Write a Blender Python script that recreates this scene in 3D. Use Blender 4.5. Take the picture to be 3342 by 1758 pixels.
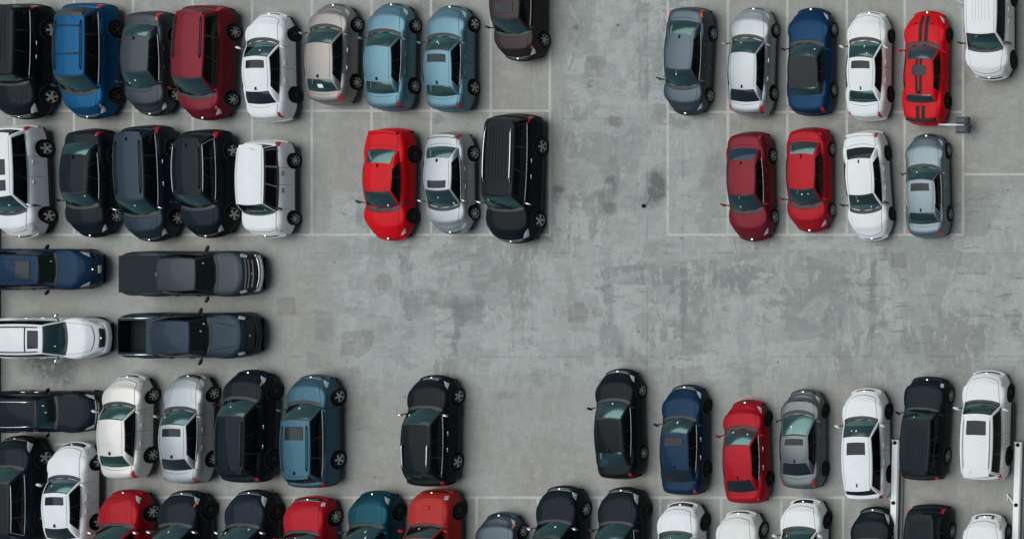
import bpy, bmesh, math, random
from mathutils import Vector, Matrix

for o in list(bpy.data.objects):
    bpy.data.objects.remove(o)
scene = bpy.context.scene

# ------------------------------------------------------------------ camera
# a wide picture taken straight down from high above the lot's right side, of which
# the photograph is the left-hand crop: a lens shifted sideways (metres, origin = frame centre)
CAM_X, CAM_Y, CAM_Z = 49.0, 2.49, 62.0
FRAME_W = 3342 / 72.0
cd = bpy.data.cameras.new("camera")
cam = bpy.data.objects.new("camera", cd)
scene.collection.objects.link(cam)
cam.location = (CAM_X, CAM_Y, CAM_Z)
cd.sensor_width = 36
cd.lens = 36 * CAM_Z / FRAME_W
cd.shift_x = -CAM_X / FRAME_W
cd.shift_y = -CAM_Y / FRAME_W
cd.clip_end = 2000
scene.camera = cam

# ------------------------------------------------------------------ sky, sun, exposure
SUN_EL, SUN_ROT = math.radians(72), math.radians(-62)    # high, up-left
world = bpy.data.worlds.new("World")
scene.world = world
world.use_nodes = True
wn = world.node_tree.nodes
wl = world.node_tree.links
bg = wn["Background"]
sky = wn.new("ShaderNodeTexSky")
sky.sky_type = 'NISHITA'
sky.sun_disc = False
sky.sun_elevation = SUN_EL
sky.sun_rotation = SUN_ROT
sky.altitude = 0
sky.air_density = 1.0
sky.dust_density = 2.0
sky.ozone_density = 0.0
wb = wn.new("ShaderNodeMix")          # thin even overcast: the blue of the clear sky partly greyed
wb.data_type = 'RGBA'
wb.blend_type = 'MULTIPLY'
wb.inputs['Factor'].default_value = 1
wb.inputs['B'].default_value = (1.04, 1.035, .885, 1)
wl.new(sky.outputs[0], wb.inputs['A'])
wl.new(wb.outputs['Result'], bg.inputs[0])
bg.inputs[1].default_value = 0.06
sl = bpy.data.lights.new("sun", 'SUN')
sun = bpy.data.objects.new("sun", sl)
scene.collection.objects.link(sun)
sl.energy = 1.5
sl.angle = math.radians(70)
sl.color = (0.97, 1.0, 0.995)
sd_ = Vector((math.sin(SUN_ROT) * math.cos(SUN_EL), math.cos(SUN_ROT) * math.cos(SUN_EL), math.sin(SUN_EL)))
sun.rotation_euler = sd_.to_track_quat('Z', 'Y').to_euler()
sun.location = sd_ * 80
scene.view_settings.view_transform = 'Standard'
scene.view_settings.look = 'None'
scene.view_settings.exposure = 0.5
scene.view_settings.gamma = 1
scene.view_settings.use_curve_mapping = False

# ------------------------------------------------------------------ helpers
def W2(px, py):
    """metres on the ground for a spot of the frame plan (72 px to the metre)"""
    return ((px - 1671) / 72.0, (879 - py) / 72.0)

def link(o, parent=None):
    scene.collection.objects.link(o)
    if parent is not None:
        o.parent = parent
    return o

def mesh_from(name, verts, faces, mats, idx=None, smooth=True, weld=False):
    me = bpy.data.meshes.new(name)
    me.from_pydata(verts, [], faces)
    for m in (mats if isinstance(mats, (list, tuple)) else [mats]):
        me.materials.append(m)
    if idx:
        me.polygons.foreach_set('material_index', idx)
    if smooth:
        me.polygons.foreach_set('use_smooth', [True] * len(me.polygons))
    if weld:
        bm = bmesh.new()
        bm.from_mesh(me)
        bmesh.ops.remove_doubles(bm, verts=bm.verts, dist=0.002)
        bmesh.ops.recalc_face_normals(bm, faces=bm.faces)
        bm.to_mesh(me)
        bm.free()
    me.update()
    return me

def obj(name, me, parent=None, label=None):
    o = bpy.data.objects.new(name, me)
    link(o, parent)
    if label:
        o['label'] = label
    return o

def empty(name, parent=None, loc=(0, 0, 0), rz=0.0):
    o = bpy.data.objects.new(name, None)
    o.empty_display_size = 0.3
    link(o, parent)
    o.location = loc
    o.rotation_euler = (0, 0, rz)
    return o

class MB:
    """collects boxes, tubes and discs into one mesh"""
    def __init__(s):
        s.v, s.f, s.m = [], [], []
    def box(s, x0, x1, y0, y1, z0, z1, m=0, taper=0.0):
        n = len(s.v)
        t = taper
        s.v += [(x0, y0, z0), (x1, y0, z0), (x1, y1, z0), (x0, y1, z0),
                (x0 + t, y0 + t, z1), (x1 - t, y0 + t, z1), (x1 - t, y1 - t, z1), (x0 + t, y1 - t, z1)]
        for q in ((0, 3, 2, 1), (4, 5, 6, 7), (0, 1, 5, 4), (1, 2, 6, 5), (2, 3, 7, 6), (3, 0, 4, 7)):
            s.f.append(tuple(n + k for k in q)); s.m.append(m)
        return s
    def tube(s, pts, r, m=0, seg=6, flat=1.0):
        n0 = len(s.v)
        P = [Vector(p) for p in pts]
        for i, p in enumerate(P):
            t = (P[min(i + 1, len(P) - 1)] - P[max(i - 1, 0)]).normalized()
            up = Vector((0, 0, 1)) if abs(t.z) < .9 else Vector((1, 0, 0))
            a = t.cross(up).normalized(); b = a.cross(t)
            for k in range(seg):
                w = 2 * math.pi * k / seg
                s.v.append(tuple(p + a * math.cos(w) * r + b * math.sin(w) * r * flat))
        for i in range(len(P) - 1):
            for k in range(seg):
                a = n0 + i * seg + k; b = n0 + i * seg + (k + 1) % seg
                s.f.append((a, b, b + seg, a + seg)); s.m.append(m)
        s.f.append(tuple(n0 + k for k in range(seg))[::-1]); s.m.append(m)
        e = n0 + (len(P) - 1) * seg
        s.f.append(tuple(e + k for k in range(seg))); s.m.append(m)
        return s
    def disc(s, cx, cy, z0, z1, r, m=0, seg=20, r1=None):
        n = len(s.v); r1 = r if r1 is None else r1
        for z, rr in ((z0, r), (z1, r1)):
            for k in range(seg):
                w = 2 * math.pi * k / seg
                s.v.append((cx + rr * math.cos(w), cy + rr * math.sin(w), z))
        for k in range(seg):
            s.f.append((n + k, n + (k + 1) % seg, n + seg + (k + 1) % seg, n + seg + k)); s.m.append(m)
        s.f.append(tuple(n + seg + k for k in range(seg))); s.m.append(m)
        s.f.append(tuple(n + k for k in range(seg))[::-1]); s.m.append(m)
        return s
    def grid(s, rows, m=0):
        n = len(s.v); w = len(rows[0])
        for r in rows:
            s.v += [tuple(p) for p in r]
        for i in range(len(rows) - 1):
            for j in range(w - 1):
                a = n + i * w + j
                s.f.append((a, a + 1, a + w + 1, a + w)); s.m.append(m)
        return s
    def mesh(s, name, mats, smooth=False, weld=False):
        return mesh_from(name, s.v, s.f, mats, s.m, smooth, weld)

# ------------------------------------------------------------------ materials
def new_mat(name):
    m = bpy.data.materials.new(name)
    m.use_nodes = True
    return m, m.node_tree.nodes, m.node_tree.links, m.node_tree.nodes['Principled BSDF']

def simple(name, col, rough=.5, metal=0.0, coat=0.0, noise=0.0, nscale=6.0, spec=.5, bump=0.0):
    m, n, l, b = new_mat(name)
    b.inputs['Roughness'].default_value = rough
    b.inputs['Metallic'].default_value = metal
    b.inputs['Coat Weight'].default_value = coat
    b.inputs['Coat Roughness'].default_value = .06
    b.inputs['Specular IOR Level'].default_value = spec
    tc = n.new('ShaderNodeTexCoord')
    nz = n.new('ShaderNodeTexNoise')
    nz.inputs['Scale'].default_value = nscale
    nz.inputs['Detail'].default_value = 5
    l.new(tc.outputs['Object'], nz.inputs['Vector'])
    mx = n.new('ShaderNodeMix'); mx.data_type = 'RGBA'
    mx.inputs['A'].default_value = (*[c * (1 - noise) for c in col], 1)
    mx.inputs['B'].default_value = (*[min(1, c * (1 + noise)) for c in col], 1)
    l.new(nz.outputs['Fac'], mx.inputs['Factor'])
    l.new(mx.outputs['Result'], b.inputs['Base Color'])
    if bump:
        bp = n.new('ShaderNodeBump'); bp.inputs['Strength'].default_value = bump
        bp.inputs['Distance'].default_value = .01
        l.new(nz.outputs['Fac'], bp.inputs['Height']); l.new(bp.outputs[0], b.inputs['Normal'])
    return m

def paint(name, col, metal, rough=.40, coat=.12):
    """car paint: pigment + clear coat, a thin uneven film of dust"""
    m, n, l, b = new_mat(name)
    b.inputs['Metallic'].default_value = metal
    b.inputs['Coat Weight'].default_value = coat
    b.inputs['Coat Roughness'].default_value = .05
    b.inputs['Coat IOR'].default_value = 1.4
    b.inputs['Specular IOR Level'].default_value = .06
    tc = n.new('ShaderNodeTexCoord')
    oi = n.new('ShaderNodeObjectInfo')
    nz = n.new('ShaderNodeTexNoise'); nz.noise_dimensions = '4D'
    nz.inputs['Scale'].default_value = 2.2; nz.inputs['Detail'].default_value = 8
    nz.inputs['Roughness'].default_value = .65
    l.new(tc.outputs['Object'], nz.inputs['Vector']); l.new(oi.outputs['Random'], nz.inputs['W'])
    cr = n.new('ShaderNodeMapRange')
    cr.inputs['From Min'].default_value = .38; cr.inputs['From Max'].default_value = .8
    cr.inputs['To Min'].default_value = .0; cr.inputs['To Max'].default_value = .8
    l.new(nz.outputs['Fac'], cr.inputs['Value'])
    mx = n.new('ShaderNodeMix'); mx.data_type = 'RGBA'
    mx.inputs['A'].default_value = (*col, 1)
    mx.inputs['B'].default_value = (*[min(.8, c * 1.15 + .005) for c in col], 1)
    l.new(cr.outputs[0], mx.inputs['Factor'])
    l.new(mx.outputs['Result'], b.inputs['Base Color'])
    rr = n.new('ShaderNodeMapRange')
    rr.inputs['To Min'].default_value = rough - .05; rr.inputs['To Max'].default_value = rough + .12
    l.new(nz.outputs['Fac'], rr.inputs['Value']); l.new(rr.outputs[0], b.inputs['Roughness'])
    return m

PAINT = {
    'white': paint('white car paint', (.70, .725, .74), 0, .3, .4),
    'offwhite': paint('off-white car paint', (.66, .67, .66), 0, .32, .5),
    'cream': paint('cream car paint', (.62, .60, .57), .25, .34, .5),
    'silver': paint('silver car paint', (.33, .355, .37), .55, .36),
    'taupe': paint('taupe car paint', (.26, .243, .23), .6, .38),
    'grey': paint('grey car paint', (.12, .132, .14), .75, .36),
    'greyblue': paint('grey blue car paint', (.15, .19, .215), .75, .36),
    'darkgrey': paint('dark grey car paint', (.042, .050, .058), .6, .38),
    'slate': paint('slate car paint', (.065, .085, .105), .75, .36),
    'slateblue': paint('slate blue car paint', (.022, .035, .050), .6, .38),
    'black': paint('black car paint', (.003, .006, .009), 0, .35),
    'black2': paint('blue black car paint', (.004, .009, .014), .0, .38),
    'lightblue': paint('light blue car paint', (.105, .20, .25), .6, .36),
    'blue': paint('bright blue car paint', (.002, .066, .165), .5, .38),
    'navyblue': paint('deep blue car paint', (.003, .030, .080), .45, .38),
    'navy': paint('navy car paint', (.005, .024, .056), .4, .38),
    'navyblack': paint('dark navy car paint', (.007, .013, .026), .3, .38),
    'teal': paint('teal grey car paint', (.042, .105, .145), .55, .38),
    'petrol': paint('petrol car paint', (.004, .052, .075), .5, .38),
    'maroon': paint('maroon car paint', (.15, .012, .022), .35, .38),
    'red': paint('red car paint', (.32, .006, .014), .2, .36),
    'red2': paint('crimson car paint', (.36, .006, .018), .1, .36),
    'brightred': paint('bright red car paint', (.56, .002, .008), 0, .36, .14),
    'orange': paint('orange red car paint', (.36, .022, .020), .1, .36),
    'brown': paint('brown car paint', (.035, .025, .027), .6, .38),
}
M_BLK = simple('black trim plastic', (.012, .013, .014), .5, noise=.3)
M_GAP = simple('panel gap shadowed rubber', (.004, .004, .004), .9)
M_RUB = simple('tyre rubber', (.013, .013, .014), .82, noise=.35, nscale=12, spec=.25)
M_RIM = simple('cast aluminium rim', (.52, .53, .54), .3, .9, noise=.15)
M_RIMD = simple('dark rim', (.035, .037, .04), .4, .5, noise=.2)
M_RIMB = simple('black rim', (.008, .008, .009), .45, .2)
M_WELL = simple('underbody black', (.006, .006, .006), .95, spec=.1)
M_CHR = simple('chrome trim', (.78, .80, .82), .16, 1.0)
M_SATIN = simple('satin chrome trim', (.66, .69, .70), .38, .9)
M_LAMP = simple('headlamp lens', (.52, .54, .54), .15, .1, coat=1, noise=.75, nscale=11)
M_AMB = simple('amber marker lens', (.75, .16, .03), .2, 0, coat=1)
M_TAIL = simple('red tail lamp lens', (.48, .004, .006), .18, 0, coat=1, noise=.3, nscale=15)
M_STRIPE = simple('matt black stripe', (.012, .015, .017), .6, noise=.15, spec=.2)
M_SOFT = simple('black roof fabric', (.012, .015, .017), .75, noise=.25, nscale=20, bump=.2)
M_SEAT = simple('dark seat cloth', (.05, .05, .052), .8, noise=.3)
M_SEATB = simple('beige seat leather', (.33, .29, .23), .6, noise=.2)
M_DASH = simple('dashboard', (.045, .05, .05), .7, noise=.3)
M_CARD_GLINT = simple('white card and glint', (.85, .87, .87), .5)  # rear window cards, and glints painted white on the windshields
M_BLUEB = simple('bright blue fabric', (.01, .30, .50), .7, noise=.3)
M_BED = simple('bed liner', (.011, .017, .020), .75, noise=.3, nscale=14, spec=.2)
M_PLATE = simple('number plate', (.62, .64, .64), .4)

def glass(name, tint, refl, base):
    m, n, l, b = new_mat(name)
    n.remove(b)
    tr = n.new('ShaderNodeBsdfTransparent'); tr.inputs[0].default_value = (*tint, 1)
    gl = n.new('ShaderNodeBsdfGlossy'); gl.inputs['Color'].default_value = (*refl, 1)
    gl.inputs['Roughness'].default_value = .14
    fr = n.new('ShaderNodeFresnel'); fr.inputs['IOR'].default_value = 1.5
    ad = n.new('ShaderNodeMath'); ad.operation = 'MULTIPLY_ADD'
    ad.inputs[1].default_value = 1.2; ad.inputs[2].default_value = base
    ad.use_clamp = True
    l.new(fr.outputs[0], ad.inputs[0])
    mx = n.new('ShaderNodeMixShader')
    l.new(ad.outputs[0], mx.inputs[0]); l.new(tr.outputs[0], mx.inputs[1]); l.new(gl.outputs[0], mx.inputs[2])
    l.new(mx.outputs[0], n['Material Output'].inputs[0])
    return m

M_WIND = glass('windscreen glass', (.40, .50, .48), (.46, .78, .74), .12)
M_REAR = glass('rear window glass', (.36, .46, .44), (.46, .76, .72), .10)
M_TINT = simple('privacy glass', (.012, .019, .024), .06, 0, coat=0, spec=.22)
M_TINTB = simple('blue privacy glass', (.015, .035, .06), .06, spec=.25)
M_SIDE = simple('dark side glass', (.003, .005, .006), .12, spec=.2)
M_SUN = simple('sunroof glass', (.012, .016, .023), .12, spec=.2)

# ------------------------------------------------------------------ wheels (shared meshes)
def tyre_mesh():
    prof = [(.66, -.5), (.70, -.5), (.90, -.47), (.985, -.38), (1.0, -.2), (1.0, .2), (.985, .38), (.90, .47), (.70, .5), (.66, .46), (.64, .2)]
    seg = 28; v = []; f = []
    for r, y in prof:
        for k in range(seg):
            a = 2 * math.pi * k / seg
            v.append((r * math.cos(a), y, r * math.sin(a)))
    for i in range(len(prof) - 1):
        for k in range(seg):
            f.append((i * seg + k, i * seg + (k + 1) % seg, (i + 1) * seg + (k + 1) % seg, (i + 1) * seg + k))
    return mesh_from('tyre', v, f, M_RUB, None, True)
def rim_mesh(style):
    """outer face towards +y"""
    seg = 28; b = MB()
    mats = {0: [M_RIMD, M_WELL], 1: [M_RIM, M_WELL], 2: [M_RIMD, M_WELL], 3: [M_RIM, M_WELL], 4: [M_RIMB, M_WELL]}[style]
    def ring(r0, y0, r1, y1, m):
        n = len(b.v)
        for r, y in ((r0, y0), (r1, y1)):
            for k in range(seg):
                a = 2 * math.pi * k / seg
                b.v.append((r * math.cos(a), y, r * math.sin(a)))
        for k in range(seg):
            b.f.append((n + k, n + (k + 1) % seg, n + seg + (k + 1) % seg, n + seg + k)); b.m.append(m)
    ring(.68, .44, .62, .40, 0); ring(.62, .40, .60, .1, 0); ring(.60, .12, .001, .12, 1)
    ns = {0: 6, 1: 5, 2: 10, 3: 7, 4: 5}[style]
    wd = {0: .075, 1: .07, 2: .035, 3: .06, 4: .08}[style]
    for k in range(ns):
        for off in ((-.12, .12) if style == 1 else (0,)):
            a = 2 * math.pi * k / ns + off
            ca, sa = math.cos(a), math.sin(a)
            n = len(b.v)
            for r, w, y in ((.10, wd * 1.3, .34), (.62, wd, .40)):
                for ss, yy in ((-1, y), (1, y), (1, y - .12), (-1, y - .12)):
                    b.v.append((r * ca - ss * w * sa, yy, r * sa + ss * w * ca))
            for q in ((0, 1, 5, 4), (1, 2, 6, 5), (3, 0, 4, 7)):
                b.f.append(tuple(n + t for t in q)); b.m.append(0)
    ring(.15, .28, .14, .37, 0); ring(.14, .37, .001, .38, 0)
    return b.mesh('rim', mats, False)
TYRE = tyre_mesh()
RIMS = [rim_mesh(i) for i in range(5)]

# ------------------------------------------------------------------ curves
def pchip(xs, ys):
    n = len(xs)
    h = [xs[i + 1] - xs[i] for i in range(n - 1)]
    d = [(ys[i + 1] - ys[i]) / h[i] for i in range(n - 1)]
    m = [0.0] * n
    m[0], m[-1] = d[0], d[-1]
    for i in range(1, n - 1):
        m[i] = 0 if d[i - 1] * d[i] <= 0 else 2 * d[i - 1] * d[i] / (d[i - 1] + d[i])
    def f(x):
        x = min(max(x, xs[0]), xs[-1])
        i = 0
        while i < n - 2 and x > xs[i + 1]:
            i += 1
        t = (x - xs[i]) / h[i]
        return ((1 + 2 * t) * (1 - t) ** 2 * ys[i] + t * (1 - t) ** 2 * h[i] * m[i]
                + t * t * (3 - 2 * t) * ys[i + 1] + t * t * (t - 1) * h[i] * m[i + 1])
    return f
VK = [0, .25, .45, .58, .66, .74, .83, .92, 1.0]
VY = pchip(VK, [0, .40, .66, .80, .885, .95, .99, 1.0, .955])
VA = pchip(VK, [1, .86, .5, .12, 0, 0, 0, 0, 0])
VB = pchip(VK, [0, 0, 0, .015, .055, .15, .36, .64, 1.0])
lerp = lambda a, b, t: a + (b - a) * t

TYPES = {  # W, H, belt, deck, wheel radius, roof half-width ratio, base ratio
    'sedan': (1.75, 1.42, .98, 1.06, .33, .645, .845),
    'coupe': (1.82, 1.36, .95, 1.04, .35, .63, .83),
    'suv': (1.81, 1.64, 1.10, 1.12, .365, .685, .86),
    'big': (1.92, 1.80, 1.20, 1.22, .40, .69, .88),
    'van': (1.86, 1.64, 1.08, 1.12, .35, .71, .88),
    'pickup': (2.0, 1.90, 1.25, 1.33, .41, .68, .86),
    'box': (1.80, 1.62, 1.08, 1.10, .32, .66, .86),
    'jeep': (1.82, 1.74, 1.18, 1.20, .39, .68, .86),
}

class Body:
    """shape functions of one vehicle; x forward, y left, z up, origin on the ground"""
    def __init__(s, ty, L, af, ar, cb, ct, rt, rb, o):
        s.ty = ty; s.L = L; s.af = af; s.ar = ar; s.o = o
        s.W, s.H, s.zb, s.zd, s.r, s.kt, s.kb = TYPES[ty]
        s.hw = s.W / 2
        s.xF, s.xR = L / 2, -L / 2
        s.cb, s.ct, s.rt, s.rb = cb, ct, rt, rb
        s.low = ty in ('sedan', 'coupe')
        s.zr = s.H - .03
        s.zr2 = s.zr - (.05 if s.low else .03)
        s.ce = .045
        s.bowF = .10 if o.get('square') or ty in ('jeep', 'box') else (.20 if s.low else .17)
        s.bowR = .10 if s.low else .07
        xF, xR, zb, zd = s.xF, s.xR, s.zb, s.zd
        nose = .5 if s.low else .62
        if s.low:
            k = [(xR, .60), (xR + .05, .80), (xR + .15, zd - .06), (xR + .34, zd - .01)]
            if rb > xR + .55: k.append((rb, zd))
            k += [(cb - .3, zb + .01), (cb, zb), (lerp(cb, xF, .5), zb - .055), (xF - .38, zb - .17), (xF - .14, zb - .30), (xF - .03, .56), (xF, nose - .04)]
        elif ty == 'pickup':
            k = [(xR, .80), (xR + .03, 1.2), (xR + .08, zd), (rt, zd), (cb - .3, zb + .02), (cb, zb), (lerp(cb, xF, .6), zb - .04), (xF - .3, zb - .10), (xF - .14, zb - .24), (xF - .03, .78), (xF, .70)]
        elif ty in ('jeep', 'box'):
            k = [(xR, .80), (xR + .04, 1.0), (xR + .12, zd), (cb - .3, zb + .01), (cb, zb), (lerp(cb, xF, .6), zb - .03), (xF - .28, zb - .10), (xF - .12, zb - .25), (xF - .02, .70), (xF, nose)]
        else:
            k = [(xR, .75), (xR + .05, .98), (xR + .16, zd), (cb - .3, zb + .01), (cb, zb), (lerp(cb, xF, .55), zb - .05), (xF - .33, zb - .15), (xF - .12, zb - .30), (xF - .03, .70), (xF, nose)]
        s.zt = pchip([a for a, _ in k], [b for _, b in k])
    def zs(s, x):
        z = .22
        d = min(s.xF - x, x - s.xR)
        if d < .5: z += .09 * (1 - max(d, 0) / .5)
        R = s.r + .065
        for a in (s.af, s.ar):
            if abs(x - a) < R:
                z = max(z, s.r + math.sqrt(R * R - (x - a) ** 2))
        return z
    def wid(s, x):
        f = 1.0
        sq = s.ty in ('jeep', 'box', 'pickup') or s.o.get('square')
        d = (s.xF - x) / (.62 if sq else .95)
        if d < 1: f *= 1 - (.22 if sq else .30) * (1 - max(d, 0)) ** 2.6
        d = (x - s.xR) / (.35 if not s.low else .75)
        if d < 1: f *= 1 - (.14 if not s.low else .20) * (1 - max(d, 0)) ** 2.4
        return s.hw * f
    def P(s, x, v):
        a = abs(v)
        w = s.wid(x); zt = s.zt(x); zs = min(s.zs(x), zt - .12)
        fl = 1.0
        for ax in (s.af, s.ar):                      # wheel-arch flare
            d = abs(x - ax) / (s.r + .22)
            if d < 1: fl += .022 * (1 - d * d) * min(1, max(0, (a - .7) / .2))
        y = VY(a) * w * fl * (1 if v >= 0 else -1)
        cr = .045 if s.ty != 'pickup' or x > s.rt else .0
        z = zt + cr * VA(a) - (zt - zs) * VB(a)
        q = (y / s.hw) ** 2
        dF = max(0, 1 - (s.xF - x) / 1.3); dR = max(0, 1 - (x - s.xR) / .9)
        return Vector((x - s.bowF * q * dF ** 1.2 * 1.6 + s.bowR * q * dR * 1.5, y, z))
    def N(s, fn, a, b, da=.01, db=.01):
        t1 = fn(a + da, b) - fn(a - da, b)
        t2 = fn(a, b + db) - fn(a, b - db)
        n = t1.cross(t2)
        n = n.normalized() if n.length > 1e-9 else Vector((0, 0, 1))
        p = fn(a, b)
        if n.dot(p - Vector((p.x * .85, 0, .35))) < 0: n = -n
        return n
    # greenhouse -------------------------------------------------------
    def ws(s, q, t):
        bb = .09 if s.ty in ('jeep', 'box') else .20 if s.low else .18
        b = Vector((s.cb - .10 - bb * q * q, s.kb * s.hw * q, s.zb - .02 - .01 * q * q))
        e = Vector((s.ct - .07 * q * q, s.kt * s.hw * q, s.zr - s.ce * q * q))
        p = b.lerp(e, t); p.z += .05 * 4 * t * (1 - t) * (1 - .4 * q * q)
        return p
    def rw(s, q, t):
        if s.low:
            b = Vector((s.rb + .04 + .13 * q * q, s.kb * s.hw * q * .98, s.zd - .02))
            bul = .045
        elif s.ty == 'pickup':
            b = Vector((s.rb, s.kb * s.hw * q, s.zd - .05)); bul = .0
        else:
            b = Vector((max(s.rb, s.xR + .10) + .10 * q * q, s.kb * s.hw * q, s.zd - .05)); bul = .03
        e = Vector((s.rt + .05 * q * q, s.kt * s.hw * q * .97, s.zr2 - s.ce * q * q))
        p = b.lerp(e, t); p.z += bul * 4 * t * (1 - t)
        return p
    def _bot(s, p, sd):
        A, C = s.ws(sd, 0), s.rw(sd, 0)
        v = A.lerp(C, p); v.y += sd * .05 * 4 * p * (1 - p); return v
    def _top(s, p, sd):
        A, C = s.ws(sd, 1), s.rw(sd, 1)
        v = A.lerp(C, p); v.y += sd * .055 * 4 * p * (1 - p); v.z += .03 * 4 * p * (1 - p); return v
    def side(s, sd):
        def f(p, t):
            B, T = s._bot(p, sd), s._top(p, sd)
            L_, R_ = s.ws(sd, t), s.rw(sd, t)
            c = (B * (1 - t) + T * t) + (L_ * (1 - p) + R_ * p) - (s.ws(sd, 0) * (1 - p) * (1 - t) + s.ws(sd, 1) * (1 - p) * t + s.rw(sd, 0) * p * (1 - t) + s.rw(sd, 1) * p * t)
            c.y += sd * .035 * 4 * t * (1 - t) * (4 * p * (1 - p)) ** .5 if 0 < p < 1 else 0
            return c
        return f
    def roof(s, p, q):
        F, R_ = s.ws(q, 1), s.rw(q, 1)
        u = (q + 1) / 2
        a, b = s._top(p, -1), s._top(p, 1)
        c = (F * (1 - p) + R_ * p) + (a * (1 - u) + b * u) - (s.ws(-1, 1) * (1 - p) * (1 - u) + s.ws(1, 1) * (1 - p) * u + s.rw(-1, 1) * p * (1 - u) + s.rw(1, 1) * p * u)
        c.z += .012 * 4 * p * (1 - p) * (1 - q * q)
        return c
    # patches ----------------------------------------------------------
    def patch(s, fn, a0, a1, b0, b1, off, na=8, nb=8, bm=None, m=0, dab=(.01, .01)):
        """a0.. may be functions of the b fraction; returns an MB with the offset grid"""
        bm = bm or MB()
        rows = []
        for i in range(na + 1):
            r = []
            for j in range(nb + 1):
                v = j / nb
                A0 = a0(v) if callable(a0) else a0
                A1 = a1(v) if callable(a1) else a1
                u = i / na
                B0 = b0(u) if callable(b0) else b0
                B1 = b1(u) if callable(b1) else b1
                a = lerp(A0, A1, u); b = lerp(B0, B1, v)
                p = fn(a, b)
                if off: p = p + s.N(fn, a, b, *dab) * off
                r.append(p)
            rows.append(r)
        # wind the faces so that they look outwards
        i, j = na // 2, nb // 2
        i = min(i, na - 1); j = min(j, nb - 1)
        fn_ = (rows[i + 1][j] - rows[i][j]).cross(rows[i][j + 1] - rows[i][j])
        A0 = a0(.5) if callable(a0) else a0; A1 = a1(.5) if callable(a1) else a1
        B0 = b0(.5) if callable(b0) else b0; B1 = b1(.5) if callable(b1) else b1
        out = s.N(fn, lerp(A0, A1, .5), lerp(B0, B1, .5), *dab)
        if fn_.dot(out) > 0: rows = [r[::-1] for r in rows]
        bm.grid(rows, m)
        return bm

def stations(B):
    xs = set()
    n = int(B.L / .13)
    for i in range(n + 1): xs.add(round(lerp(B.xR, B.xF, i / n), 4))
    for d in (.015, .03, .06, .10, .15):
        xs.add(round(B.xR + d, 4)); xs.add(round(B.xF - d, 4))
    R = B.r + .065
    for a in (B.af, B.ar):
        for k in range(13):
            xs.add(round(a - R * math.cos(math.pi * k / 12) * .9999, 4))
        xs.add(round(a - R - .004, 4)); xs.add(round(a + R + .004, 4))
    xs = sorted(x for x in xs if B.xR <= x <= B.xF)
    out = [xs[0]]
    for x in xs[1:]:
        if x - out[-1] > .0035: out.append(x)
    out[-1] = B.xF
    return out
VS = [-1, -.965, -.92, -.875, -.83, -.785, -.74, -.70, -.66, -.62, -.58, -.50, -.42, -.28, -.14, 0,
      .14, .28, .42, .50, .58, .62, .66, .70, .74, .785, .83, .875, .92, .965, 1]

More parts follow.
